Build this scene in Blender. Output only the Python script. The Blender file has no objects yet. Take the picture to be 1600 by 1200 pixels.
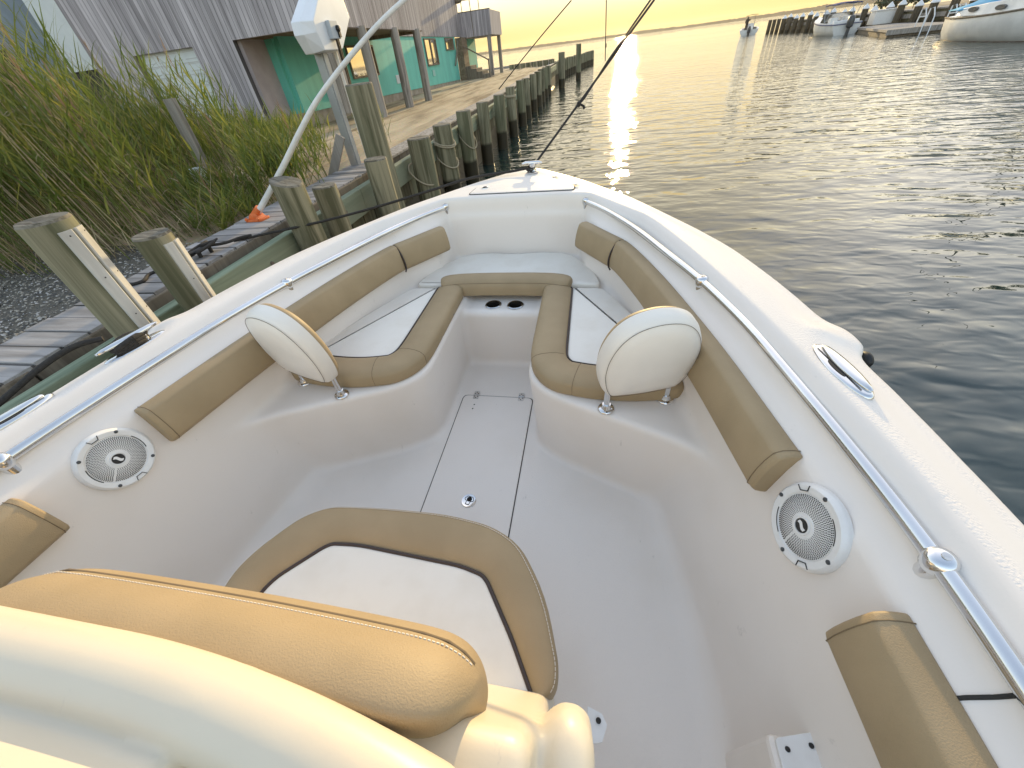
import bpy, bmesh, math, random
import numpy as np
from mathutils import Vector, Matrix, noise as mnoise
random.seed(7); rng = np.random.default_rng(7)
scene = bpy.context.scene
COL = scene.collection
R = math.radians
LIST = 0.0132665            # the boat leans this much to starboard
BM = Matrix.Rotation(LIST, 4, 'Y')

# ------------------------------------------------------------------ materials
def nn(nt, t, **kw):
    n = nt.nodes.new(t)
    for k, v in kw.items():
        if k in n.inputs: n.inputs[k].default_value = v
        else: setattr(n, k, v)
    return n
def mat(name, col, rough=.5, metal=0., col2=None, nscale=3., detail=4, stretch=(1,1,1), bump=0., bscale=60., bdist=.002,
        spec=None, lo=.35, hi=.65, coat=0., sss=None, trans=0.):
    m = bpy.data.materials.new(name); m.use_nodes = True
    nt = m.node_tree; b = nt.nodes['Principled BSDF']
    b.inputs['Roughness'].default_value = rough; b.inputs['Metallic'].default_value = metal
    if spec is not None: b.inputs['Specular IOR Level'].default_value = spec
    if coat: b.inputs['Coat Weight'].default_value = coat; b.inputs['Coat Roughness'].default_value = .15
    if trans: b.inputs['Transmission Weight'].default_value = trans
    tc = nn(nt, 'ShaderNodeTexCoord'); mp = nn(nt, 'ShaderNodeMapping'); mp.inputs['Scale'].default_value = stretch
    nt.links.new(tc.outputs['Object'], mp.inputs['Vector'])
    c1 = (*col, 1)
    if col2 is None: col2 = tuple(c*.86 for c in col)
    nz = nn(nt, 'ShaderNodeTexNoise', Scale=nscale, Detail=detail); nt.links.new(mp.outputs[0], nz.inputs['Vector'])
    rp = nn(nt, 'ShaderNodeMapRange'); rp.inputs[1].default_value = lo; rp.inputs[2].default_value = hi
    nt.links.new(nz.outputs['Fac'], rp.inputs[0])
    mx = nn(nt, 'ShaderNodeMix', data_type='RGBA'); mx.inputs[6].default_value = c1; mx.inputs[7].default_value = (*col2, 1)
    nt.links.new(rp.outputs[0], mx.inputs[0]); nt.links.new(mx.outputs[2], b.inputs['Base Color'])
    if bump:
        bn = nn(nt, 'ShaderNodeTexNoise', Scale=bscale, Detail=3); nt.links.new(mp.outputs[0], bn.inputs['Vector'])
        bp = nn(nt, 'ShaderNodeBump', Strength=bump, Distance=bdist); nt.links.new(bn.outputs['Fac'], bp.inputs['Height'])
        nt.links.new(bp.outputs[0], b.inputs['Normal'])
    m['mix'] = mx.name; m['map'] = mp.name
    return m

M = {}
M['vinyl_tan'] = mat('tan_vinyl', (.385,.287,.168), .55, col2=(.34,.253,.145), nscale=6, bump=.6, bscale=380, bdist=.0014, spec=.35)
M['vinyl_white'] = mat('white_vinyl', (.80,.76,.69), .45, col2=(.74,.69,.61), nscale=9, bump=.2, bscale=500, bdist=.001, lo=.45, hi=.8)
M['vinyl_cream'] = mat('cream_vinyl', (.82,.765,.69), .4, bump=.15, bscale=500, bdist=.001)
M['piping'] = mat('dark_piping', (.045,.03,.028), .5)
M['steel'] = mat('stainless', (.80,.80,.80), .13, 1.)
M['brushed'] = mat('brushed_stainless', (.62,.62,.62), .3, 1.)
M['plastic'] = mat('white_plastic', (.80,.79,.77), .35, nscale=20, col2=(.75,.73,.7))
M['black'] = mat('black_rubber', (.012,.012,.013), .55)
M['rope_dark'] = mat('dark_rope', (.02,.018,.016), .85, col2=(.035,.03,.026), nscale=120)
M['rope_tan'] = mat('tan_rope', (.42,.36,.25), .85, nscale=120, col2=(.28,.23,.15))
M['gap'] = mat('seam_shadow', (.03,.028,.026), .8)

def gelcoat(name, base, dirty, deck=True):
    m = bpy.data.materials.new(name); m.use_nodes = True; nt = m.node_tree; b = nt.nodes['Principled BSDF']
    b.inputs['Roughness'].default_value = .36
    tc = nn(nt, 'ShaderNodeTexCoord'); 
    big = nn(nt, 'ShaderNodeTexNoise', Scale=2.2, Detail=5); nt.links.new(tc.outputs['Object'], big.inputs['Vector'])
    mr = nn(nt, 'ShaderNodeMapRange'); mr.inputs[1].default_value=.48; mr.inputs[2].default_value=.8; nt.links.new(big.outputs['Fac'], mr.inputs[0])
    mx = nn(nt, 'ShaderNodeMix', data_type='RGBA'); mx.inputs[6].default_value=(*base,1); mx.inputs[7].default_value=(*dirty,1)
    nt.links.new(mr.outputs[0], mx.inputs[0])
    # scuff marks: thin stretched noise
    mp = nn(nt, 'ShaderNodeMapping'); mp.inputs['Scale'].default_value=(9,4,3); mp.inputs['Rotation'].default_value=(.4,.3,.8)
    nt.links.new(tc.outputs['Object'], mp.inputs['Vector'])
    sc = nn(nt, 'ShaderNodeTexNoise', Scale=3.5, Detail=6, Roughness=.7); nt.links.new(mp.outputs[0], sc.inputs['Vector'])
    sr = nn(nt, 'ShaderNodeMapRange'); sr.inputs[1].default_value=.66; sr.inputs[2].default_value=.78; sr.inputs[4].default_value=.6
    nt.links.new(sc.outputs['Fac'], sr.inputs[0])
    mx2 = nn(nt, 'ShaderNodeMix', data_type='RGBA'); mx2.inputs[7].default_value=(.42,.38,.33,1)
    nt.links.new(sr.outputs[0], mx2.inputs[0]); nt.links.new(mx.outputs[2], mx2.inputs[6])
    nt.links.new(mx2.outputs[2], b.inputs['Base Color'])
    # non-skid pebble on the deck and a finer one on the cockpit sole, smooth elsewhere
    sx = nn(nt, 'ShaderNodeSeparateXYZ'); nt.links.new(tc.outputs['Object'], sx.inputs[0])
    gm = nn(nt, 'ShaderNodeNewGeometry'); gz = nn(nt, 'ShaderNodeSeparateXYZ'); nt.links.new(gm.outputs['Normal'], gz.inputs[0])
    up = nn(nt, 'ShaderNodeMapRange'); up.inputs[1].default_value=.955; up.inputs[2].default_value=.972; nt.links.new(gz.outputs['Z'], up.inputs[0])
    hi_ = nn(nt, 'ShaderNodeMath', operation='GREATER_THAN'); hi_.inputs[1].default_value=.83; nt.links.new(sx.outputs['Z'], hi_.inputs[0])
    gt = nn(nt, 'ShaderNodeMath', operation='MULTIPLY'); nt.links.new(up.outputs[0], gt.inputs[0]); nt.links.new(hi_.outputs[0], gt.inputs[1])
    fl = nn(nt, 'ShaderNodeMapRange'); fl.inputs[1].default_value=.02; fl.inputs[2].default_value=.0; fl.inputs[4].default_value=.6; nt.links.new(sx.outputs['Z'], fl.inputs[0])
    ad = nn(nt, 'ShaderNodeMath', operation='MAXIMUM'); nt.links.new(gt.outputs[0], ad.inputs[0]); nt.links.new(fl.outputs[0], ad.inputs[1])
    ad2 = nn(nt, 'ShaderNodeMath', operation='MAXIMUM'); ad2.inputs[1].default_value=.06; nt.links.new(ad.outputs[0], ad2.inputs[0])
    if not deck: nt.links.remove(gt.inputs[0].links[0]); gt.inputs[0].default_value=0.; nt.links.remove(gt.inputs[1].links[0]); gt.inputs[1].default_value=0.; nt.links.remove(fl.inputs[0].links[0]); fl.inputs[0].default_value=1.
    vn = nn(nt, 'ShaderNodeTexNoise', Scale=190., Detail=2); nt.links.new(tc.outputs['Object'], vn.inputs['Vector'])
    bp = nn(nt, 'ShaderNodeBump', Distance=.0017); nt.links.new(ad2.outputs[0], bp.inputs['Strength']); nt.links.new(vn.outputs['Fac'], bp.inputs['Height'])
    nt.links.new(bp.outputs[0], b.inputs['Normal'])
    rr = nn(nt, 'ShaderNodeMapRange'); rr.inputs[3].default_value=.38; rr.inputs[4].default_value=.6; nt.links.new(ad.outputs[0], rr.inputs[0]); nt.links.new(rr.outputs[0], b.inputs['Roughness'])
    return m
M['gel'] = gelcoat('gelcoat', (.815,.748,.682), (.755,.685,.61))
M['gel_sun_tint'] = gelcoat('console_gelcoat_sun_tint', (.68,.60,.465), (.63,.54,.41), False)  # the hull's white gelcoat with golden sunlight put into its colour
M['seam'] = mat('seam_thread', (.20,.14,.075), .7)

def wood(name, c1, c2, c3, axis='Z', grain=14., bump=.6, wet=None, boards=None):
    """weathered timber: long grain streaks, knots, optional per-board tint; wet = height under which it is dark"""
    m = bpy.data.materials.new(name); m.use_nodes = True; nt = m.node_tree; b = nt.nodes['Principled BSDF']
    b.inputs['Roughness'].default_value = .85; b.inputs['Specular IOR Level'].default_value = .25
    tc = nn(nt, 'ShaderNodeTexCoord'); mp = nn(nt, 'ShaderNodeMapping')
    s = {'X':(.06,1,1),'Y':(1,.06,1),'Z':(1,1,.06)}[axis]; mp.inputs['Scale'].default_value = s
    nt.links.new(tc.outputs['Object'], mp.inputs['Vector'])
    oi = nn(nt, 'ShaderNodeObjectInfo'); va = nn(nt, 'ShaderNodeVectorMath', operation='ADD')
    sc = nn(nt, 'ShaderNodeMath', operation='MULTIPLY'); sc.inputs[1].default_value = 37.; nt.links.new(oi.outputs['Random'], sc.inputs[0])
    nt.links.new(mp.outputs[0], va.inputs[0]); nt.links.new(sc.outputs[0], va.inputs[1])
    n1 = nn(nt, 'ShaderNodeTexNoise', Scale=grain, Detail=6, Roughness=.65, Distortion=.6); nt.links.new(va.outputs[0], n1.inputs['Vector'])
    n2 = nn(nt, 'ShaderNodeTexNoise', Scale=2.2, Detail=4); nt.links.new(va.outputs[0], n2.inputs['Vector'])
    r1 = nn(nt, 'ShaderNodeMapRange'); r1.inputs[1].default_value=.40; r1.inputs[2].default_value=.60; nt.links.new(n1.outputs['Fac'], r1.inputs[0])
    r2 = nn(nt, 'ShaderNodeMapRange'); r2.inputs[1].default_value=.46; r2.inputs[2].default_value=.74; nt.links.new(n2.outputs['Fac'], r2.inputs[0])
    mx = nn(nt, 'ShaderNodeMix', data_type='RGBA'); mx.inputs[6].default_value=(*c1,1); mx.inputs[7].default_value=(*c2,1); nt.links.new(r1.outputs[0], mx.inputs[0])
    my = nn(nt, 'ShaderNodeMix', data_type='RGBA'); my.inputs[7].default_value=(*c3,1); nt.links.new(r2.outputs[0], my.inputs[0]); nt.links.new(mx.outputs[2], my.inputs[6])
    out = my.outputs[2]; h = n1.outputs['Fac']
    if boards:   # (axis index, width) -> seams and a tint per board
        ax, w = boards
        sp = nn(nt, 'ShaderNodeSeparateXYZ'); nt.links.new(tc.outputs['Object'], sp.inputs[0])
        dv = nn(nt, 'ShaderNodeMath', operation='DIVIDE'); dv.inputs[1].default_value=w; nt.links.new(sp.outputs[ax], dv.inputs[0])
        fr = nn(nt, 'ShaderNodeMath', operation='FRACT'); nt.links.new(dv.outputs[0], fr.inputs[0])
        f2 = nn(nt, 'ShaderNodeMath', operation='FLOOR'); nt.links.new(dv.outputs[0], f2.inputs[0])
        wn = nn(nt, 'ShaderNodeTexWhiteNoise', noise_dimensions='1D'); nt.links.new(f2.outputs[0], wn.inputs['W'])
        tr = nn(nt, 'ShaderNodeMapRange'); tr.inputs[3].default_value=.72; tr.inputs[4].default_value=1.12; nt.links.new(wn.outputs['Value'], tr.inputs[0])
        sm = nn(nt, 'ShaderNodeMath', operation='LESS_THAN'); sm.inputs[1].default_value=.085; nt.links.new(fr.outputs[0], sm.inputs[0])
        sv = nn(nt, 'ShaderNodeMath', operation='MULTIPLY_ADD'); sv.inputs[1].default_value=-.72; sv.inputs[2].default_value=1.; nt.links.new(sm.outputs[0], sv.inputs[0])
        pr = nn(nt, 'ShaderNodeMath', operation='MULTIPLY'); nt.links.new(tr.outputs[0], pr.inputs[0]); nt.links.new(sv.outputs[0], pr.inputs[1])
        vm = nn(nt, 'ShaderNodeVectorMath', operation='SCALE'); nt.links.new(out, vm.inputs[0]); nt.links.new(pr.outputs[0], vm.inputs['Scale']); out = vm.outputs[0]
        hm = nn(nt, 'ShaderNodeMath', operation='SUBTRACT'); nt.links.new(n1.outputs['Fac'], hm.inputs[0]); nt.links.new(sm.outputs[0], hm.inputs[1]); h = hm.outputs[0]
    if wet is not None:
        gp = nn(nt, 'ShaderNodeNewGeometry'); sp = nn(nt, 'ShaderNodeSeparateXYZ'); nt.links.new(gp.outputs['Position'], sp.inputs[0])
        ns = nn(nt, 'ShaderNodeMath', operation='MULTIPLY_ADD'); ns.inputs[1].default_value=.14; nt.links.new(n2.outputs['Fac'], ns.inputs[0]); nt.links.new(sp.outputs['Z'], ns.inputs[2])
        wr = nn(nt, 'ShaderNodeMapRange'); wr.inputs[1].default_value=wet+.05; wr.inputs[2].default_value=wet+.1; nt.links.new(ns.outputs[0], wr.inputs[0])
        mz = nn(nt, 'ShaderNodeMix', data_type='RGBA'); mz.inputs[6].default_value=(.03,.026,.016,1); nt.links.new(wr.outputs[0], mz.inputs[0]); nt.links.new(out, mz.inputs[7]); out = mz.outputs[2]
        rr = nn(nt, 'ShaderNodeMapRange'); rr.inputs[3].default_value=.35; rr.inputs[4].default_value=.85; nt.links.new(wr.outputs[0], rr.inputs[0]); nt.links.new(rr.outputs[0], b.inputs['Roughness'])
    nt.links.new(out, b.inputs['Base Color'])
    bp = nn(nt, 'ShaderNodeBump', Strength=bump, Distance=.006); nt.links.new(h, bp.inputs['Height']); nt.links.new(bp.outputs[0], b.inputs['Normal'])
    return m
M['pile'] = wood('piling_wood', (.30,.27,.18), (.10,.095,.055), (.17,.18,.105), grain=11, wet=.12, bump=.55)
M['pile_top'] = wood('piling_end_grain', (.26,.235,.19), (.10,.09,.07), (.19,.17,.13), grain=30, axis='X')
M['pile_dark'] = wood('dark_piling_wood', (.13,.105,.075), (.05,.042,.03), (.09,.075,.05), grain=9, wet=.0)
M['greywood'] = wood('grey_driftwood', (.42,.38,.34), (.19,.17,.15), (.33,.30,.265), grain=16)
M['plank'] = wood('walkway_plank', (.42,.40,.39), (.25,.235,.225), (.34,.32,.31), axis='X', grain=16, boards=(1,.14))
M['wale'] = wood('green_treated_timber', (.27,.33,.235), (.13,.165,.11), (.25,.26,.18), axis='Y', grain=10)
M['sheet'] = wood('bulkhead_sheet_timber', (.22,.20,.12), (.12,.11,.07), (.20,.22,.14), grain=9, boards=(1,.28), wet=.15)
M['siding_x'] = wood('grey_siding_front', (.56,.515,.53), (.34,.31,.32), (.48,.44,.455), grain=9, boards=(0,.098))
M['siding_y'] = wood('grey_siding_side', (.52,.475,.47), (.32,.285,.285), (.44,.40,.40), grain=9, boards=(1,.098))
M['teal'] = mat('teal_paint', (.15,.54,.44), .7, col2=(.12,.45,.37), nscale=2.5, stretch=(1,1,.3), bump=.3, bscale=30)
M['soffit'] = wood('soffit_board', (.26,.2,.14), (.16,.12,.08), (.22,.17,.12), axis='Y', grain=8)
M['block'] = mat('foundation_block', (.36,.32,.26), .9, col2=(.24,.2,.15), nscale=4, bump=.5, bscale=25)
M['door'] = mat('white_door_paint', (.62,.66,.66), .6, col2=(.55,.59,.6), nscale=3)
M['trim'] = wood('window_trim', (.25,.21,.16), (.15,.12,.09), (.2,.17,.13), grain=12)
M['glass'] = mat('window_glass', (.9,.85,.75), .04, 1.0, col2=(.86,.8,.7))
M['pinkwall'] = mat('pinkish_return_wall', (.42,.36,.36), .8, nscale=4, bump=.2)
M['whitebox'] = mat('white_lift_cover', (.80,.81,.83), .4, col2=(.74,.75,.77), nscale=4)
M['greybox'] = mat('grey_switch_box', (.48,.52,.55), .5)
M['whip'] = mat('white_fibreglass', (.80,.79,.76), .35, nscale=12)
M['orange'] = mat('orange_mount', (.75,.17,.04), .5, nscale=14)
M['alu'] = mat('grey_metal', (.45,.46,.47), .45, .6)
M['sail_hull'] = mat('boat_white', (.78,.77,.74), .35, nscale=2)
M['blue'] = mat('blue_canvas', (.05,.34,.62), .8, nscale=5, bump=.5, bscale=14, bdist=.02)
M['navy'] = mat('navy_canvas', (.02,.04,.16), .8)
M['outboard'] = mat('outboard_grey', (.06,.065,.07), .4)
M['silh'] = mat('dark_clothing', (.035,.028,.022), .9)
M['skin'] = mat('skin', (.30,.18,.12), .6)
M['redboot'] = mat('bottom_paint', (.10,.05,.03), .6)
M['bluegrey'] = mat('bluegrey_siding', (.20,.24,.28), .8, nscale=3)
M['conduit'] = mat('brown_cable', (.06,.04,.025), .6)

# ------------------------------------------------------------------ mesh helpers
class MB:
    def __init__(s): s.v=[]; s.f=[]; s.m=[]
    def add(s, vs, fs, mi=0):
        o=len(s.v); s.v += [tuple(v) for v in vs]; s.f += [tuple(i+o for i in f) for f in fs]; s.m += [mi]*len(fs)
    def box(s, lo, hi, mi=0, mtx=None):
        x0,y0,z0=lo; x1,y1,z1=hi
        vs=[(x0,y0,z0),(x1,y0,z0),(x1,y1,z0),(x0,y1,z0),(x0,y0,z1),(x1,y0,z1),(x1,y1,z1),(x0,y1,z1)]
        if mtx is not None: vs=[tuple(mtx@Vector(v)) for v in vs]
        s.add(vs,[(0,3,2,1),(4,5,6,7),(0,1,5,4),(1,2,6,5),(2,3,7,6),(3,0,4,7)],mi)
    def prism(s, poly, z0, z1, mi=0, mtx=None):
        n=len(poly); vs=[(x,y,z0) for x,y in poly]+[(x,y,z1) for x,y in poly]
        if mtx is not None: vs=[tuple(mtx@Vector(v)) for v in vs]
        s.add(vs,[tuple(range(n-1,-1,-1)),tuple(range(n,2*n))]+[(i,(i+1)%n,n+(i+1)%n,n+i) for i in range(n)],mi)
    def lathe(s, prof, mtx=None, seg=24, mi=0, caps=True):
        vs=[]
        for r,z in prof:
            for k in range(seg):
                a=2*math.pi*k/seg; vs.append((r*math.cos(a),r*math.sin(a),z))
        if mtx is not None: vs=[tuple(mtx@Vector(v)) for v in vs]
        fs=[]
        for i in range(len(prof)-1):
            for k in range(seg):
                k2=(k+1)%seg; fs.append((i*seg+k,i*seg+k2,(i+1)*seg+k2,(i+1)*seg+k))
        if caps and prof[-1][0]>1e-6: fs.append(tuple((len(prof)-1)*seg+k for k in range(seg)))
        if caps and prof[0][0]>1e-6: fs.append(tuple(seg-1-k for k in range(seg)))
        s.add(vs,fs,mi)
    def tube(s, pts, rad, seg=10, mi=0, cap=True):
        pts=[Vector(p) for p in pts]; n=len(pts)
        rads = rad if isinstance(rad,(list,tuple)) else [rad]*n
        up=Vector((0,0,1)); prev=None; vs=[]
        for i,p in enumerate(pts):
            t=(pts[min(i+1,n-1)]-pts[max(i-1,0)]).normalized()
            if prev is None:
                a=up if abs(t.dot(up))<.95 else Vector((1,0,0)); u=t.cross(a).normalized()
            else: u=(prev-t*prev.dot(t)).normalized()
            prev=u; w=t.cross(u)
            for k in range(seg):
                a=2*math.pi*k/seg; vs.append(p+(u*math.cos(a)+w*math.sin(a))*rads[i])
        fs=[(i*seg+k,i*seg+(k+1)%seg,(i+1)*seg+(k+1)%seg,(i+1)*seg+k) for i in range(n-1) for k in range(seg)]
        if cap: fs += [tuple(range(seg-1,-1,-1)), tuple((n-1)*seg+k for k in range(seg))]
        s.add(vs,fs,mi)
    def ball(s, c, r, mi=0, seg=12, sz=(1,1,1)):
        c=Vector(c); prof=[(max(1e-7,math.sin(math.pi*i/8)),-math.cos(math.pi*i/8)) for i in range(9)]
        s.lathe(prof, Matrix.Translation(c)@Matrix.Diagonal((r*sz[0],r*sz[1],r*sz[2],1)), seg, mi)
    def sweep(s, rings, mi=0, closed=True, cap=True):
        n=len(rings); k=len(rings[0]); vs=[v for r in rings for v in r]
        fs=[(i*k+j,i*k+(j+1)%k,(i+1)*k+(j+1)%k,(i+1)*k+j) for i in range(n-1) for j in range(k if closed else k-1)]
        if cap and closed: fs += [tuple(range(k-1,-1,-1)), tuple((n-1)*k+j for j in range(k))]
        s.add(vs,fs,mi)

def obj(name, mb, mats, parent=None, loc=None, smooth=None, bevel=0, recalc=True, boat=False):
    """link one mesh object. vertices are given in scene (or boat) coordinates; loc is where its origin goes"""
    base = Vector(loc) if loc is not None else (Vector(parent['o']) if parent is not None and 'o' in parent else Vector((0,0,0)))
    me=bpy.data.meshes.new(name)
    me.from_pydata([tuple(Vector(v)-base) for v in mb.v],[],mb.f)
    if not isinstance(mats,(list,tuple)): mats=[mats]
    for m in mats: me.materials.append(M[m] if isinstance(m,str) else m)
    if max(mb.m, default=0)>0: me.polygons.foreach_set('material_index', mb.m)
    if recalc:
        bm=bmesh.new(); bm.from_mesh(me); bmesh.ops.recalc_face_normals(bm, faces=bm.faces); bm.to_mesh(me); bm.free()
    if smooth is not None:
        me.polygons.foreach_set('use_smooth',[True]*len(me.polygons))
        if smooth<180: me.set_sharp_from_angle(angle=R(smooth))
    o=bpy.data.objects.new(name,me); COL.objects.link(o)
    if bevel:
        bv=o.modifiers.new('bevel','BEVEL'); bv.width=bevel; bv.segments=2; bv.limit_method='ANGLE'; bv.angle_limit=R(40)
    o['o']=tuple(base)
    if parent is not None:
        o.parent=parent; o.location = base-Vector(parent['o'])
    elif boat: o.matrix_world = BM @ Matrix.Translation(base)
    else: o.location=base
    return o
def tag(o, label, cat, group=None, kind=None):
    if label: o['label']=label
    if cat: o['category']=cat
    if group: o['group']=group
    if kind: o['kind']=kind
    return o
def thing(name, label, cat, loc=(0,0,0), group=None, boat=False):
    o=bpy.data.objects.new(name,None); COL.objects.link(o); o['o']=tuple(loc)
    if boat: o.matrix_world = BM @ Matrix.Translation(Vector(loc))
    else: o.location=loc
    o.empty_display_size=.2
    return tag(o,label,cat,group)
def copy_tree(o, parent=None):
    c=o.copy(); COL.objects.link(c)
    if parent is not None: c.parent=parent
    for ch in list(o.children): copy_tree(ch,c)
    return c
def struct(o): o['kind']='structure'; return o

def catmull(pts, n=8, closed=False):
    pts=[np.array(p,float) for p in pts]; out=[]; N=len(pts)
    for i in range(N if closed else N-1):
        g=(lambda j: pts[j%N]) if closed else (lambda j: pts[max(0,min(N-1,j))])
        p0,p1,p2,p3=g(i-1),g(i),g(i+1),g(i+2)
        for k in range(n):
            t=k/n; out.append(.5*((2*p1)+(-p0+p2)*t+(2*p0-5*p1+4*p2-p3)*t*t+(-p0+3*p1-3*p2+p3)*t**3))
    if not closed: out.append(pts[-1])
    return out
def roundpoly(poly, r, n=6):
    """round the corners of a closed polygon"""
    out=[]; N=len(poly)
    for i in range(N):
        p=np.array(poly[i],float); a=np.array(poly[i-1],float); b=np.array(poly[(i+1)%N],float)
        rr = r[i] if isinstance(r,(list,tuple)) else r
        da=a-p; db=b-p; la=np.linalg.norm(da); lb=np.linalg.norm(db); d=min(rr,la*.45,lb*.45)
        A=p+da/la*d; B=p+db/lb*d
        for k in range(n+1):
            t=k/n; out.append((1-t)**2*A+2*t*(1-t)*p+t*t*B)
    return out
def resample(poly, h, closed=True):
    P=[np.array(p,float) for p in poly]; 
    if closed: P=P+[P[0]]
    out=[]; 
    for a,b in zip(P[:-1],P[1:]):
        k=max(1,int(np.linalg.norm(b-a)/h))
        for j in range(k): out.append(a+(b-a)*j/k)
    if not closed: out.append(P[-1])
    return out
def area2(p): return sum(p[i][0]*p[(i+1)%len(p)][1]-p[(i+1)%len(p)][0]*p[i][1] for i in range(len(p)))
def inset(poly, d):
    P=[np.array(p,float) for p in poly]; n=len(P); out=[]
    s=1 if area2(P)>0 else -1
    for i in range(n):
        a=P[i]-P[i-1]; b=P[(i+1)%n]-P[i]
        na=np.array((-a[1],a[0]))/(np.linalg.norm(a)+1e-9)*s; nb=np.array((-b[1],b[0]))/(np.linalg.norm(b)+1e-9)*s
        m=na+nb; m/=np.linalg.norm(m)+1e-9; c=max(.5,m.dot(na)); out.append(P[i]+m*d/c)
    return out
def pillow(mb, poly, z0, z1, r=.02, puff=.006, mi=0, zf=None, seams=None):
    """upholstered slab over a (rounded) polygon: vertical sides, rounded top edge, slightly domed top"""
    poly=[np.array(p,float) for p in poly]
    prof=[(0.004,z0),(0,z0+.006),(0,z1-r)]+[(r*(1-math.cos(a)),z1-r+r*math.sin(a)) for a in (R(22),R(45),R(67),R(90))]
    prof+=[(r+.012,z1+puff*.6)]
    rings=[]
    for d,z in prof:
        q=inset(poly,d) if d else poly
        rings.append([(p[0],p[1],z+(zf(p[0],p[1]) if zf else 0)) for p in q])
    mb.sweep(rings,mi)
def rrect(w,h,r,n=4,bulge=0.):
    """rounded rectangle section in (a,b), centred"""
    out=[]
    for cx,cy,a0 in ((w/2-r,h/2-r,0),(-w/2+r,h/2-r,90),(-w/2+r,-h/2+r,180),(w/2-r,-h/2+r,270)):
        for k in range(n+1):
            a=R(a0+90*k/n); out.append((cx+r*math.cos(a),cy+r*math.sin(a)))
    return out
def path_sweep(mb, pts, sec, up=(0,0,1), mi=0, endround=0.):
    """sweep a section (a along the horizontal normal, b along up) along pts; ends shrink when endround"""
    pts=[Vector(p) for p in pts]; n=len(pts); up=Vector(up); rings=[]
    L=[0]; 
    for a,b in zip(pts[:-1],pts[1:]): L.append(L[-1]+(b-a).length)
    for i,p in enumerate(pts):
        t=(pts[min(i+1,n-1)]-pts[max(i-1,0)]).normalized(); w=t.cross(up).normalized(); u=w.cross(t)
        s=1.
        if endround:
            e=min(L[i],L[-1]-L[i]); s=1-.45*max(0,1-e/endround)**2
        rings.append([p+w*a*s+u*(b*s) for a,b in sec])
    mb.sweep(rings,mi)
def mir(pts): return [(-p[0],)+tuple(p[1:]) for p in pts]

# ------------------------------------------------------------------ signed-distance moulding (fibreglass)
def polysd(x, y, poly):
    d2=np.full(x.shape,1e9,np.float32); ins=np.zeros(x.shape,bool); n=len(poly)
    for i in range(n):
        ax,ay=poly[i][0],poly[i][1]; bx,by=poly[(i+1)%n][0],poly[(i+1)%n][1]
        ex,ey=bx-ax,by-ay; wx=x-ax; wy=y-ay
        t=np.clip((wx*ex+wy*ey)/(ex*ex+ey*ey+1e-12),0,1)
        dx=wx-ex*t; dy=wy-ey*t; d2=np.minimum(d2,dx*dx+dy*dy)
        c=((ay<=y)&(by>y))|((by<=y)&(ay>y))
        xi=ax+(y-ay)/(ey if abs(ey)>1e-9 else 1e-9)*ex
        ins^=(c&(x<xi))
    d=np.sqrt(d2); return np.where(ins,-d,d)
def smax(a,b,k): h=np.maximum(k-np.abs(a-b),0)/k; return np.maximum(a,b)+h*h*k*.25
def smin(a,b,k): h=np.maximum(k-np.abs(a-b),0)/k; return np.minimum(a,b)-h*h*k*.25
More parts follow.
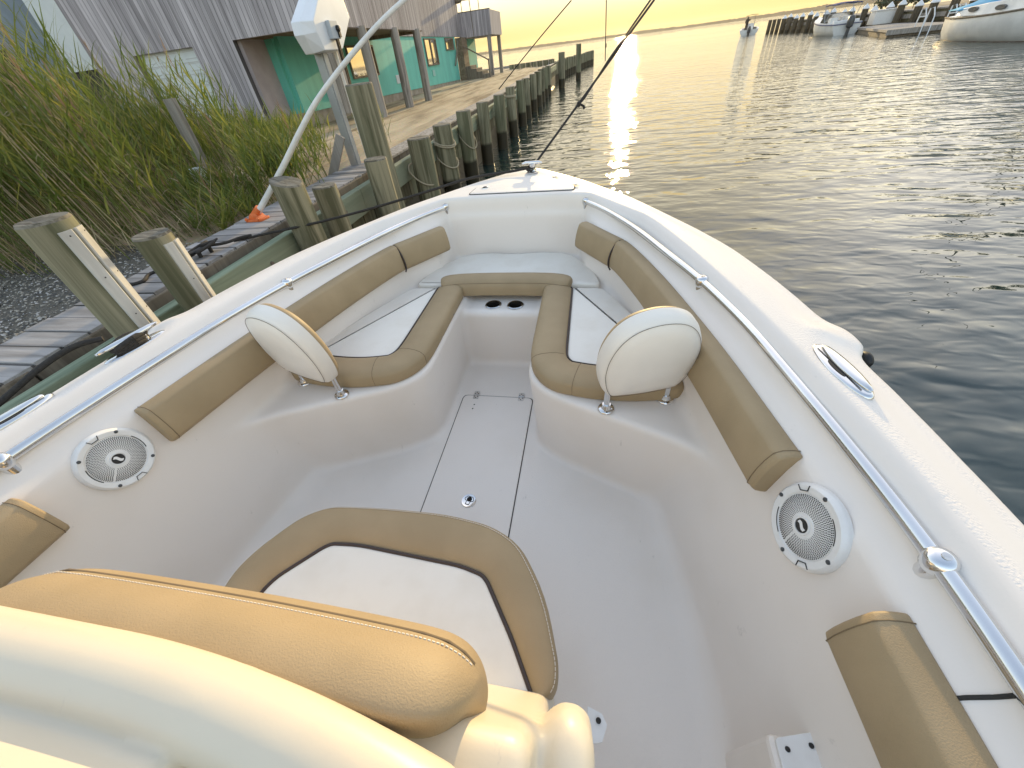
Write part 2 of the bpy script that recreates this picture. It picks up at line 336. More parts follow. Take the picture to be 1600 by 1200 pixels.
def sdf_mesh(name, two_d, three_d, lo, hi, h, m, parent):
    """surface-nets mesh of an implicit solid, vertices pulled on to the exact surface"""
    xs=np.arange(lo[0],hi[0]+h,h,dtype=np.float32); ys=np.arange(lo[1],hi[1]+h,h,dtype=np.float32); zs=np.arange(lo[2],hi[2]+h,h,dtype=np.float32)
    X,Y=np.meshgrid(xs,ys,indexing='ij'); D=two_d(X,Y)
    F=three_d([d[:,:,None] for d in D],X[:,:,None],Y[:,:,None],zs[None,None,:]).astype(np.float32)
    S=F<0
    cs=[S[i:S.shape[0]-1+i,j:S.shape[1]-1+j,k:S.shape[2]-1+k] for i in(0,1) for j in(0,1) for k in(0,1)]
    cnt=sum(c.astype(np.int8) for c in cs); act=(cnt>0)&(cnt<8)
    idx=-np.ones(act.shape,np.int32); ii=np.argwhere(act); idx[act]=np.arange(len(ii))
    P=np.zeros((len(ii),3)); W=np.zeros(len(ii))
    for ax in range(3):
        for a in(0,1):
            for b in(0,1):
                o0=[0,0,0]; o1=[0,0,0]; oth=[q for q in range(3) if q!=ax]
                o0[oth[0]]=a;o0[oth[1]]=b; o1[:]=o0; o1[ax]=1
                f0=F[ii[:,0]+o0[0],ii[:,1]+o0[1],ii[:,2]+o0[2]]; f1=F[ii[:,0]+o1[0],ii[:,1]+o1[1],ii[:,2]+o1[2]]
                mk=(f0<0)!=(f1<0); t=np.where(mk,f0/(f0-f1+1e-12),0)
                p=ii+np.array(o0); p=p.astype(float); p[:,ax]+=t
                P[mk]+=p[mk]; W+=mk
    P=P/W[:,None]*h+np.array(lo)
    def ev(p): 
        d=two_d(p[:,0],p[:,1]); return three_d(d,p[:,0],p[:,1],p[:,2])
    e=1e-3
    for it in range(2):
        f=ev(P); g=np.stack([(ev(P+np.eye(3)[k]*e)-f)/e for k in range(3)],1)
        st=f/(np.maximum((g*g).sum(1),.05)); st=np.clip(st,-h*.6,h*.6)*.9
        P-=g*st[:,None]
    quads=[]
    for ax in range(3):
        sl0=[slice(None)]*3; sl1=[slice(None)]*3; sl0[ax]=slice(0,-1); sl1[ax]=slice(1,None)
        ch=S[tuple(sl0)]!=S[tuple(sl1)]; e_=np.argwhere(ch)
        b,c=[q for q in range(3) if q!=ax]
        ok=(e_[:,b]>0)&(e_[:,c]>0)&(e_[:,b]<S.shape[b]-1)&(e_[:,c]<S.shape[c]-1); e_=e_[ok]
        q=[]
        for db,dc in((-1,-1),(0,-1),(0,0),(-1,0)):
            t=e_.copy(); t[:,b]+=db; t[:,c]+=dc; q.append(idx[t[:,0],t[:,1],t[:,2]])
        q=np.stack(q,1); s0=S[e_[:,0],e_[:,1],e_[:,2]]
        fl=s0 if ax!=1 else ~s0
        q[~fl]=q[~fl][:,::-1]; quads.append(q)
    Q=np.concatenate(quads); Q=Q[(Q>=0).all(1)]
    me=bpy.data.meshes.new(name); me.vertices.add(len(P)); me.vertices.foreach_set('co',P.astype(np.float32).ravel())
    me.loops.add(Q.size); me.loops.foreach_set('vertex_index',Q.astype(np.int32).ravel())
    me.polygons.add(len(Q)); me.polygons.foreach_set('loop_start',np.arange(0,Q.size,4,dtype=np.int32))
    me.update(calc_edges=True); me.validate(); me.polygons.foreach_set('use_smooth',[True]*len(me.polygons))
    me.materials.append(M[m]); o=bpy.data.objects.new(name,me); COL.objects.link(o); o['o']=(0,0,0); o.parent=parent
    return o
#@@SETUP_END
# ================================================================== THE BOAT
boat = thing('center_console_boat','white open bow fishing boat with tan cushions moored bow-out beside the pilings','boat',boat=True)
inner_h=[(0,2.715),(.25,2.715),(.41,2.708),(.49,2.685),(.555,2.605),(.72,2.36),(.824,2.187),(.946,1.806),(1.046,1.403),(1.10,1.15),(1.145,.9),(1.185,.669),(1.212,.481),(1.225,.3),(1.235,0),(1.24,-.8),(1.24,-1.7)]
outer_h=[(0,3.63),(.09,3.60),(.22,3.46),(.415,3.23),(.60,2.965),(.78,2.69),(1.01,2.235),(1.095,2.05),(1.17,1.86),(1.24,1.60),(1.278,1.42),(1.305,1.275),(1.348,1.205),(1.358,1.12),(1.325,1.045),(1.34,.9),(1.36,.65),(1.38,.3),(1.395,-.1),(1.40,-.8),(1.40,-1.9)]
inn=[tuple(p) for p in catmull(inner_h,4)]; out=[tuple(p) for p in catmull(outer_h,4)]
inner_poly=[(-x,y) for x,y in inn[::-1] if x>1e-6]+inn
outer_poly=[(-x,y) for x,y in out[::-1] if x>1e-6]+out
bench_h=[(.245,3.0),(.245,1.42),(.262,1.345),(.31,1.282),(.40,1.218),(.56,1.148),(.74,1.068),(.87,1.012),(.955,.945),(1.012,.86),(1.05,.76),(1.10,.62),(1.6,.3),(1.6,3.0)]
bench_s=[tuple(p) for p in roundpoly(bench_h,[0,.02,.03,.04,.04,.05,.05,.05,.05,.05,.05,.05,0,0],4)]
step=[(-.5,1.975),(.5,1.975),(.5,3.0),(-.5,3.0)]
OFFZ=[0,.05,.12,.3,.6,.70,.745,.765,.785,.80,.84,.875,.9]; OFFV=[.275,.25,.235,.20,.145,.122,.108,.092,.064,.052,.030,.0,-.002]
CUPS=[(-.062,2.07),(.078,2.068)]
def hull2d(x,y):
    do=polysd(x,y,outer_poly); di=polysd(x,y,inner_poly)
    db=np.minimum(polysd(np.abs(x),y,bench_s),9); ds=polysd(x,y,step)
    cup=np.minimum(*[np.hypot(x-c[0],y-c[1])-.043 for c in CUPS])
    return [do,di,db,ds,cup]
def hull3d(D,x,y,z):
    do,di,db,ds,cup=D
    bow=np.clip((y-1.)/2.4,0,1)
    cr=np.clip(1+do/.17,0,1); zd=.88-.036*cr*cr*(3-2*cr)
    h=smax(do+(.85-z)*(.10+.22*bow), z-zd, .03); h=np.maximum(h,-(z+.5)); h=np.maximum(h,-(y+1.85))
    g=1-.72*np.clip((y-2.42)/.25,0,1)*np.clip((.72-np.abs(x))/.25,0,1)
    off=np.interp(z,OFFZ,OFFV)*g
    cav=smax(di+off,-z,.085)
    s=smax(h,-cav,.02)
    b=smax(db+(.46-z)*.06, z-.46,.032); inside=do+.05+(.85-z)*(.10+.22*bow); b=np.maximum(b,inside); s=smin(s,b,.045)
    c=np.maximum(smax(ds+(.42-z)*.10, z-.425,.05),inside); s=smin(s,c,.05)
    return np.maximum(s,-np.maximum(cup,.33-z))
hull=sdf_mesh('hull',hull2d,hull3d,(-1.46,-1.92,-.56),(1.46,3.68,.94),.0125,'gel',boat)

# --- geometry of the coaming, used by everything fixed to it
def coam(y, side, z):
    """a point on the coaming at height z, its inward normal and tangent, by y of the deck edge"""
    P=np.array(inn); P=P[P[:,1].argsort()]
    yy=np.clip(y,P[0,1],P[-1,1]); x=np.interp(yy,P[:,1],P[:,0]); x2=np.interp(yy+.02,P[:,1],P[:,0]); x1=np.interp(yy-.02,P[:,1],P[:,0])
    t=np.array((x2-x1,.04)); t/=np.linalg.norm(t); n=np.array((-t[1],t[0])) # inward for starboard
    o=np.interp(z,OFFZ,OFFV); p=np.array((x,yy))+n*o
    return Vector((p[0]*side,p[1],z)), Vector((n[0]*side,n[1],0)), Vector((t[0]*side,t[1],0))

# --- hand rails
railpts=[(.480,2.69),(.605,2.485),(.748,2.18),(.868,1.855),(.970,1.562),(1.052,1.25),(1.098,.98),(1.143,.68),(1.170,.434),(1.178,.234),(1.185,-.2),(1.19,-.7),(1.19,-1.5)]
for side in (-1,1):
    rp=[(side*p[0],p[1],.831) for p in catmull(railpts,6)]
    mb=MB(); mb.tube(rp,.0172,12); rail=obj('hand_rail',mb,'steel',boat,smooth=40)
    for (x,y) in ((.480,2.69),(.970,1.562),(1.170,.434),(1.189,-.75)):
        c=Vector((side*x,y,.831)); cp,n,t=coam(y,side,.77)
        mb=MB(); foot=c+Vector((-n.x*.004,-n.y*.004,-.055))
        mb.tube([foot,c+Vector((0,0,-.012))],[.021,.0185],14)
        mb.lathe([(.0,.024),(.012,.0235),(.021,.020),(.0255,.012),(.0255,-.010),(.021,-.018),(.0,-.019)][::-1],Matrix.Translation(c)@Matrix.Rotation(math.atan2(-n.x*.5,1)*-.35,4,'Y'),20)
        st=obj('stanchion',mb,'steel',rail,smooth=50)
        mb=MB(); mb.lathe([(.0001,.0258),(.008,.0258),(.008,.0238)][::-1],Matrix.Translation(c),10); mb.box((c.x-.005,c.y-.001,c.z+.0255),(c.x+.005,c.y+.001,c.z+.0262)); obj('screw',mb,'brushed',rail)

# --- coaming bolsters (tan pads along the inside of the coaming)
def bolster(side,y0,y1,zt=.763,zb=.603,th=.058,name='bolster',ends=(1,1)):
    root=None; n=int(abs(y1-y0)/.04)+2; rings=[]; edge0=[];
    sec=rrect(1,1,.5,6)
    for i in range(n):
        fr_=i/(n-1)
        if i==1: fr_=.019/abs(y1-y0)
        if i==n-2: fr_=1-.019/abs(y1-y0)
        y=y0+(y1-y0)*fr_; T,nt_,tt=coam(y,side,zt-.02); Bq,_,_=coam(y,side,zb)
        T=T+Vector((0,0,.02))
        mid=(T+Bq)*.5; e1=(T-Bq); hh=e1.length; e1.normalize(); nn_=(nt_-e1*nt_.dot(e1)).normalized()
        d=min(i,n-1-i)*.04; s=1-.0*d
        # flat back on the wall, rounded front edges
        pr=[(-.5*hh,-.012),(.5*hh,-.012),(.5*hh,.012),(.475*hh,th*.62),(.40*hh,th*.93),(.2*hh,th*1.04),(0,th*1.07),(-.2*hh,th*1.04),(-.40*hh,th*.93),(-.475*hh,th*.62),(-.5*hh,.012)]
        k=1.
        if d<.02: k=.9
        rings.append([mid+e1*a+nn_*(b*k if b>0 else b) for a,b in pr])
    mb=MB(); mb.sweep(rings); o=obj(name,mb,'vinyl_tan',boat,smooth=62,bevel=.006)
    # seam welt close to each end
    for q in (1,n-2):
        if not ends[0 if q==1 else 1]: continue
        w=MB(); r=rings[q]; w.tube([v for v in r[1:]],.0014,6); obj('seam',w,'seam',o,smooth=60)
    return o
for side in (-1,1):
    b1=bolster(side,2.58,2.262,ends=(0,0)); b2=bolster(side,2.255,.742,ends=(0,1)); b3=bolster(side,.372,-1.3)
    w=MB(); 
    rr=[]; 
    for f in np.linspace(0,1,9):
        z=.603+.16*f; T,n_,t_=coam(2.258,side,z); rr.append(T+n_*(.066*math.sin(math.pi*min(1,max(0,f*.9+.05)))**.35))
    w.tube(rr,.0045,8); obj('piping',w,'piping',b2,smooth=60)

# --- loudspeakers
def speaker(side):
    p,n,t=coam(.60,side,.672); q,_,_=coam(.60,side,.73); up=(q-p).normalized(); n=(n-up*n.dot(up)).normalized(); t=up.cross(n).normalized()
    mtx=Matrix((( *t,0),(*up,0),(*n,0),(0,0,0,1))).transposed(); mtx=Matrix.Translation(p-n*.004)@mtx
    mtx = mtx @ Matrix.Rotation(R(20 if side>0 else -28),4,'Z')
    root=obj('speaker',(lambda m:(m.lathe([(.001,.0),(.106,.0),(.106,.010),(.103,.018),(.097,.0225),(.082,.0205),(.079,.016),(.001,.016)][::-1],mtx,64),m)[1])(MB()),'plastic',boat,smooth=35)
    # perforated grille: domed disc with rings of small holes
    g=MB(); g.lathe([(.079,.0155),(.077,.0175),(.060,.0205),(.035,.0222),(.030,.0222),(.029,.024),(.0001,.0245)],mtx,64)
    def zg(r): return float(np.interp(r,[.035,.060,.077],[.0222,.0205,.0175]))+.0006
    for r in np.arange(.0335,.0755,.00345):
        k=int(2*math.pi*r/.0052)
        for j in range(k):
            a=2*math.pi*(j+.5*(int(r*1e4)%2))/k
            if abs(((a-R(250)+math.pi)%(2*math.pi))-math.pi)*r<.0022: continue
            c=Vector((r*math.cos(a),r*math.sin(a),zg(r)))
            hw=.0013+.00045*(r-.033)/.04; d=Vector((-math.sin(a),math.cos(a),0)); e=Vector((math.cos(a),math.sin(a),-.06))
            hp=[mtx@(c+d*hw*math.cos(x)+e*hw*math.sin(x)) for x in (.3,1.35,2.4,3.44,4.49,5.54)]
            g.add(hp,[tuple(range(6))],1)
    obj('grille',g,['plastic','gap'],root,smooth=35)
    em=MB(); em.lathe([(.017,.0246),(.017,.0262),(.0001,.0264)],mtx,28); em.lathe([(.0185,.0245),(.0225,.0245),(.0215,.0275),(.0185,.027)],mtx,28,1,caps=False)
    sh=catmull([(-.012,.006),(-.005,.005),(.0,0),(.005,-.005),(.012,-.006)],4)
    em.sweep([[mtx@Vector((x-.002,y-.004,.0268)),mtx@Vector((x+.002,y+.004,.0268))] for x,y in sh],1,closed=False)
    obj('emblem',em,['gap','plastic'],root)
    for a0,a1,r in ((10,52,.0815),(186,232,.0815)):
        rr=[[mtx@Vector((q*math.cos(R(a)),q*math.sin(R(a)),.0208+ (q-.0805)*.05)) for q in (r-.0012,r+.0016)] for a in np.linspace(a0,a1,14)]
        sl=MB(); sl.sweep(rr,0,closed=False); obj('slot',sl,'gap',root)
    for a in (118,298):
        c=Vector((.089*math.cos(R(a)),.089*math.sin(R(a)),.0226)); d=Vector((-math.sin(R(a)),math.cos(R(a)),0)); e=Vector((math.cos(R(a)),math.sin(R(a)),0))
        pts=[(-.016,.009),(-.010,-.004),(.010,-.004),(.016,.009)]; 
        sl=MB(); sl.tube([mtx@(c+d*u+e*v) for u,v in pts],.0014,5); obj('slot',sl,'gap',root)
    for a in (80,165,260,345):
        s=MB(); s.lathe([(.0055,.0205),(.0055,.0238),(.004,.0248),(.0001,.0248)],mtx@Matrix.Translation((.093*math.cos(R(a)),.093*math.sin(R(a)),0)),10); obj('screw',s,'outboard',root,smooth=40)
speaker(-1); speaker(1)

# --- cockpit sole: hinged hatch lid with its latch
HX0,HX1,HY0,HY1=-.222,.212,.30,1.682
def hatchpoly(g): return roundpoly([(HX0-g,HY0-g),(HX1+g,HY0-g),(HX1+g,HY1+g),(HX0-g,HY1+g)],.035,5)
mb=MB(); mb.prism(hatchpoly(.0045),-.01,.0022); gasket=obj('hatch_gasket',mb,'gap',boat)
mb=MB(); pillow(mb,hatchpoly(0),-.008,.0055,.003,.0); lid=obj('floor_hatch',mb,'gel',boat,smooth=40)
def hinge(c,ang,parent,z0,s=1.):
    m=Matrix.Translation((c[0],c[1],z0))@Matrix.Rotation(ang,4,'Z')@Matrix.Scale(s,4); h=MB()
    for sy in (-1,1):
        pl=roundpoly([(-.017,.003*sy),(.017,.003*sy),(.017,.033*sy),(-.017,.033*sy)],.006,3)
        if sy<0: pl=pl[::-1]
        h.prism([tuple(p) for p in pl],0,.003,0,m)
        for u,v in ((-.010,.012),(.010,.012),(0,.024)): h.lathe([(.0038,.003),(.003,.0042),(.0001,.0042)],m@Matrix.Translation((u,v*sy,0)),8,1)
    h.tube([m@Vector((-.017,0,.003)),m@Vector((.017,0,.003))],.0042,8)
    return obj('hinge',h,['brushed','gap'],parent,smooth=35)
hinge((-.143,1.684),0,lid,.005); hinge((.140,1.686),0,lid,.005)
def latch(c,z0,r,parent,rot=0.):
    m=Matrix.Translation((c[0],c[1],z0))@Matrix.Rotation(rot,4,'Z'); l=MB()
    l.lathe([(r,0),(r,.003),(r*.95,.005),(r*.80,.0035),(.0001,.0035)],m,36)
    o=obj('latch',l,'steel',parent,smooth=40)
    d=MB(); d.lathe([(r*.36,.0042),(.0001,.0042)],m@Matrix.Translation((0,r*.22,0)),20)
    d.prism([(-r*.24,-r*.62),(r*.24,-r*.62),(r*.24,-r*.52),(-r*.24,-r*.52)],.0036,.0046,0,m)
    loop=[(-r*.24,-r*.55),(-r*.26,-r*.12),(-r*.6,r*.08),(-r*.62,r*.25),(-r*.36,r*.62),(r*.36,r*.62),(r*.62,r*.25),(r*.6,r*.08),(r*.26,-r*.12),(r*.24,-r*.55)]
    d.tube([m@Vector((x,y,.0042)) for x,y in loop],r*.045,6)
    obj('latch_pull',d,'gap',o,smooth=40)
latch((-.006,.948),.005,.036,lid,R(-12))
for (x,y) in ((-.137,1.60),(-.139,1.565)):
    mb=MB(); mb.lathe([(.0045,.0052),(.0045,.0066),(.0001,.0066)],Matrix.Translation((x,y,0)),10); obj('screw',mb,'gap',lid)
# a small dead leaf fragment on the sole
mb=MB(); mb.add([(.920,.250,.004),(.926,.241,.006),(.936,.246,.005),(.934,.256,.007),(.926,.260,.004),(.921,.256,.006)],[(0,1,2,3,4,5)]); 
tag(obj('leaf_scrap',mb,'black',boat=True,loc=(.928,.25,.004)),'tiny black scrap of leaf lying on the white cockpit floor','leaf')

M['cup_reflect']=mat('steel_dark_reflection',(.10,.085,.07),.3,.8)  # stainless like the rims; dark brown reflections in the wells put into the colour
# --- cup holders
for cx,cy in CUPS:
    m=Matrix.Translation((cx,cy,.425)); mb=MB()
    mb.lathe([(.0505,.0005),(.0505,.003),(.047,.0055),(.0415,.004),(.040,-.004)],m,40,caps=False); ch_=obj('cup_holder',mb,'steel',boat,smooth=45); mb=MB(); mb.lathe([(.040,-.003),(.0385,-.02),(.0375,-.085),(.001,-.086)],m,40,caps=False); obj('cup_well',mb,'cup_reflect',ch_,smooth=45)
# small fittings on the bench sides
mb=MB(); mb.lathe([(.016,0),(.016,.004),(.01,.008),(.0001,.008)],Matrix.Translation((.655,1.97,.475))@Matrix.Rotation(R(-60),4,'Y'),14); obj('drain_fitting',mb,'trim',boat,smooth=40)

# --- foredeck: anchor locker lid, hinges, latch, bow cleat
ap=roundpoly([(-.33,2.765),(.40,2.765),(.405,2.85),(.20,3.15),(-.085,3.17),(-.31,2.96)],[.03,.03,.03,.08,.08,.06],5)
mb=MB(); mb.prism([tuple(p) for p in ap],.86,.8832); obj('locker_gasket',mb,'gap',boat)
mb=MB(); pillow(mb,inset(ap,.008),.87,.8875,.003,.001); al=obj('anchor_locker_lid',mb,'gel',boat,smooth=40)
hinge((.405,2.87),R(55),al,.887,.8); hinge((.245,3.095),R(55),al,.887,.8); latch((-.235,2.905),.887,.028,al,R(60))
mb=MB(); m=Matrix.Translation((.055,3.29,.885))
mb.lathe([(.05,0),(.05,.006),(.03,.012),(.024,.03),(.026,.055),(.03,.062),(.001,.066)],m,24); mb.tube([(.055-.075,3.285,.945),(.055-.05,3.288,.95),(.055+.05,3.292,.95),(.055+.075,3.295,.945)],[.006,.012,.012,.006],12)
bowcleat=obj('bow_cleat',mb,'steel',boat,smooth=50)
mb=MB(); pr=[(0,.885)]; 
# --- pop-up cleats on the side decks
def popcleat(side,y):
    p,n,t=coam(y,side,.88); c=Vector((side*(abs(p.x)+.062),y,.8725)); ang=math.atan2(-t.x,t.y)
    m=Matrix.Translation(c)@Matrix.Rotation(ang,4,'Z'); mb=MB()
    def oval(a,b,k=36): return [(a*math.copysign(abs(math.cos(2*math.pi*i/k))**.9,math.cos(2*math.pi*i/k)),b*math.copysign(abs(math.sin(2*math.pi*i/k))**1.1,math.sin(2*math.pi*i/k))) for i in range(k)]
    rings=[[m@Vector((x,yy,z)) for x,yy in oval(a,b)] for a,b,z in ((.034,.118,0),(.034,.118,.006),(.031,.114,.011),(.026,.106,.0125),(.010,.07,.0132))]
    mb.sweep(rings); base=obj('pop_up_cleat',mb,'steel',boat,smooth=45)
    s=-side
    h=MB(); rings=[[m@Vector((x*.62+.0085*side*1,yy*.93,z)) for x,yy in oval(a,b)] for a,b,z in ((.030,.108,.013),(.030,.108,.017),(.024,.100,.021),(.012,.07,.0225))]
    h.sweep(rings); obj('cleat_horn',h,'steel',base,smooth=45)
    d=MB(); d.prism([(a*.95-.014*side,b) for a,b in oval(.0085,.036,20)],.0126,.0142,0,m); d.tube([m@Vector((-.0105*side,yy,.0145)) for yy in (-.092,-.04,0,.04,.092)],.0011,5); obj('cleat_slot',d,'gap',base)
    return base
popcleat(1,.945)
# the port cleat is up, with a dark line on it
p,n,t=coam(.95,-1,.88); c=Vector((-abs(p.x)-.062,.95,.8725)); ang=math.atan2(-t.x,t.y); m=Matrix.Translation(c)@Matrix.Rotation(ang,4,'Z')
mb=MB(); mb.sweep([[m@Vector((.033*math.cos(a)*k,.115*math.sin(a)*k,z)) for a in np.linspace(0,2*math.pi,32,endpoint=False)] for k,z in ((1,0),(1,.006),(.9,.010),(.2,.0105))]); pc=obj('pop_up_cleat',mb,'steel',boat,smooth=45)
h=MB(); h.sweep([[m@Vector((-.006+.017*math.cos(a)*k,.115*math.sin(a)*k,.045+z)) for a in np.linspace(0,2*math.pi,32,endpoint=False)] for k,z in ((.6,-.008),(1,-.004),(1,.002),(.8,.007),(.3,.009))])
for yy in (-.045,.045): h.tube([m@Vector((0,yy,.008)),m@Vector((-.004,yy,.042))],.009,10)
obj('cleat_horn',h,'steel',pc,smooth=45)
popcleat(-1,.56); 
# black navigation-light housing on the starboard bump, its twin to port
for side in (-1,1):
    mb=MB(); mb.ball((side*1.362,1.10,.80),.03,seg=14,sz=(.6,1,.8)); obj('side_light',mb,'black',boat,smooth=60)
# ------------------------------------------------------------------ seat cushions (lift off the benches)
def piping(pts,parent,r=.0035): 
    mb=MB(); mb.tube(pts,r,8); return obj('piping',mb,'piping',parent,smooth=60)
def side_cushion(s,label):
    X=lambda P:[(p[0]*s,)+tuple(p[1:]) for p in P]
    root=thing('bow_seat_cushion',label,'cushion',(.5*s,1.6,.462),'bow seat cushions',boat=True)
    ins=[(.425,2.125),(.60,2.125),(.655,2.02),(.80,1.72),(.90,1.43),(.905,1.33),(.80,1.385),(.59,1.36),(.43,1.40)]
    ip=X(roundpoly(ins,[.01,.05,.05,.1,.08,.03,.03,.06,.08],5)); ip=ip if area2(ip)>0 else ip[::-1]
    mb=MB(); pillow(mb,resample(ip,.04),.462,.512,.008,.006); obj('insert',mb,'vinyl_white',root,smooth=40)
    # tan roll along the inboard and after edges
    path=X(catmull([(.338,2.125),(.338,1.95),(.338,1.7),(.34,1.50),(.356,1.405),(.405,1.338),(.48,1.312),(.60,1.295),(.75,1.30),(.90,1.33)],6))
    rings=[]; n=len(path)
    for i,p in enumerate(path):
        a=np.array(path[max(i-1,0)]); b=np.array(path[min(i+1,n-1)]); t=(b-a)/np.linalg.norm(b-a); nrm=np.array((t[1],-t[0]))*s   # toward the free edge
        w=.085; e=min(i,n-1-i)
        k=.9 if e==0 else 1.
        sec=[(-w,.462),(w-.004,.462),(w,.470),(w,.512),(w-.006,.525),(w-.022,.537),(w-.05,.5425),(0,.543),(-w+.05,.539),(-w+.016,.527),(-w,.512)]
        rings.append([(p[0]+nrm[0]*q*k,p[1]+nrm[1]*q*k,.46+(z-.46)*k) for q,z in sec])
    mb=MB(); mb.sweep(rings); bd=obj('border_roll',mb,'vinyl_tan',root,smooth=50,bevel=.004)
    pp=[]
    for i,r in enumerate(rings): pp.append((r[-1][0],r[-1][1],.516))
    piping(pp,root,.0042)
    # seams across the roll where its panels join, and the snap fasteners on its skirt
    for i in (22,36,):
        if i<n: 
            w=MB(); w.tube(rings[i][2:-1],.0013,5); obj('seam',w,'seam',bd)
    for y in (2.08,1.86,1.63):
        w=MB(); w.lathe([(.006,0),(.006,.003),(.003,.005),(.0001,.005)],Matrix.Translation((s*.253,y,.478))@Matrix.Rotation(R(-90*s),4,'Y'),10); obj('snap',w,'steel',bd)
    return root
side_cushion(-1,'tan edged white bow seat cushion on the port bench beside the pilings')
side_cushion(1,'tan edged white bow seat cushion on the starboard bench by open water')
root=thing('forward_seat_cushion','short white cushion with curved tan front roll across the forward bench above the cup holders','cushion',(0,2.35,.462),boat=True)
fp=roundpoly([(-.585,2.165),(.585,2.165),(.575,2.25),(.53,2.40),(.40,2.60),(.33,2.645),(-.33,2.645),(-.40,2.60),(-.53,2.40),(-.575,2.25)],[.03,.03,.04,.06,.06,.06,.06,.06,.06,.04],4)
mb=MB(); pillow(mb,resample(fp,.04),.462,.515,.012,.004,zf=lambda x,y:.004*math.sin(17*x+3*y)*math.sin(9*y)); obj('insert',mb,'vinyl_white',root,smooth=40)
mb=MB(); path=catmull([(-.405,2.145,.505),(-.30,2.172,.508),(-.15,2.180,.51),(0,2.182,.51),(.15,2.181,.51),(.30,2.174,.508),(.41,2.145,.505)],5)
rings=[]
for i,p in enumerate(path):
    a=path[max(i-1,0)]; b=path[min(i+1,len(path)-1)]; t=(b-a)[:2]/np.linalg.norm((b-a)[:2]); nrm=np.array((-t[1],t[0])); e=min(i,len(path)-1-i); k=(.62,.85,.96,1.)[min(e,3)]
    sec=[(-.074,-.044),(.05,-.044),(.062,-.03),(.068,.01),(.064,.036),(.044,.054),(0,.060),(-.04,.054),(-.064,.036),(-.076,.0)]
    rings.append([(p[0]+nrm[0]*q*k,p[1]+nrm[1]*q*k,p[2]+z*(.55+.45*k)) for q,z in sec])
mb.sweep(rings); bd=obj('border_roll',mb,'vinyl_tan',root,smooth=60,bevel=.004)
w=MB(); w.tube([r[8] for r in rings],.0013,5); obj('seam',w,'seam',bd)

# ------------------------------------------------------------------ pedestal backrests
def backrest(s,label):
    root=thing('backrest',label,'backrest',(s*.727,1.20,.465),'pedestal backrests on the bow seats',boat=True)
    a=np.array((.606,1.163)); b=np.array((.848,1.238)); ex=(b-a)/np.linalg.norm(b-a); c=(a+b)/2
    E=Vector((ex[0]*s,ex[1],0)); N=Vector((-ex[1]*s,ex[0],0))*1.0   # N points forward
    lean=R(9); U=(Vector((0,0,math.cos(lean)))-N*math.sin(lean)).normalized(); F=(N*math.cos(lean)+Vector((0,0,1))*math.sin(lean)).normalized()
    O=Vector((c[0]*s,c[1],.465))+N*.015
    half=[(.145,.112),(.165,.150),(.178,.20),(.184,.25),(.180,.31),(.165,.365),(.140,.412),(.105,.447),(.06,.468),(0,.476)]
    outl=[(x,z) for x,z in half]+[(-x,z) for x,z in half[::-1][1:]]+[(-.12,.100),(0,.092),(.12,.100)]
    pts=[tuple(p) for p in catmull(outl,3,closed=True)]
    def ring(d,f): return [O+E*x+U*z+F*f for x,z in (inset(pts,d) if d else pts)]
    def scale(k,f): return [O+E*(x*k)+U*(.285+(z-.285)*k)+F*f for x,z in pts]
    mb=MB(); mb.sweep([scale(.3,-.062),scale(.7,-.058),scale(.88,-.046),scale(.965,-.030),scale(1,-.008),scale(1.,.020)]); obj('rear_shell',mb,'vinyl_cream',root,smooth=60)
    mb=MB(); mb.sweep([scale(.985,.020),scale(.985,.026),scale(.95,.040),scale(.85,.051),scale(.6,.056),scale(.2,.057)]); obj('front_pad',mb,'vinyl_tan',root,smooth=60)
    w=MB(); w.tube([v for v in scale(.915,-.0445)[:-2]],.0011,5); obj('seam',w,'trim',root,smooth=60)
    for q in (a,b):
        P=Vector((q[0]*s,q[1],.462)); top=P+Vector((0,0,.16))+N*.0
        m=MB(); m.lathe([(.034,0),(.034,.004),(.030,.008),(.021,.010),(.017,.022),(.0165,.03),(.001,.03)],Matrix.Translation(P),24); m.tube([P+Vector((0,0,.02)),top],.0128,14)
        po=obj('post',m,'steel',root,smooth=50)
        for k in range(3):
            an=2*math.pi*k/3+.6; sc_=MB(); sc_.lathe([(.0045,.006),(.0045,.0088),(.0001,.0092)],Matrix.Translation(P+Vector((.026*math.cos(an),.026*math.sin(an),0))),8); obj('screw',sc_,'gap',po)
    return root
backrest(-1,'white rounded pedestal backrest standing on the port bow bench')
backrest(1,'white rounded pedestal backrest standing on the starboard bow bench')

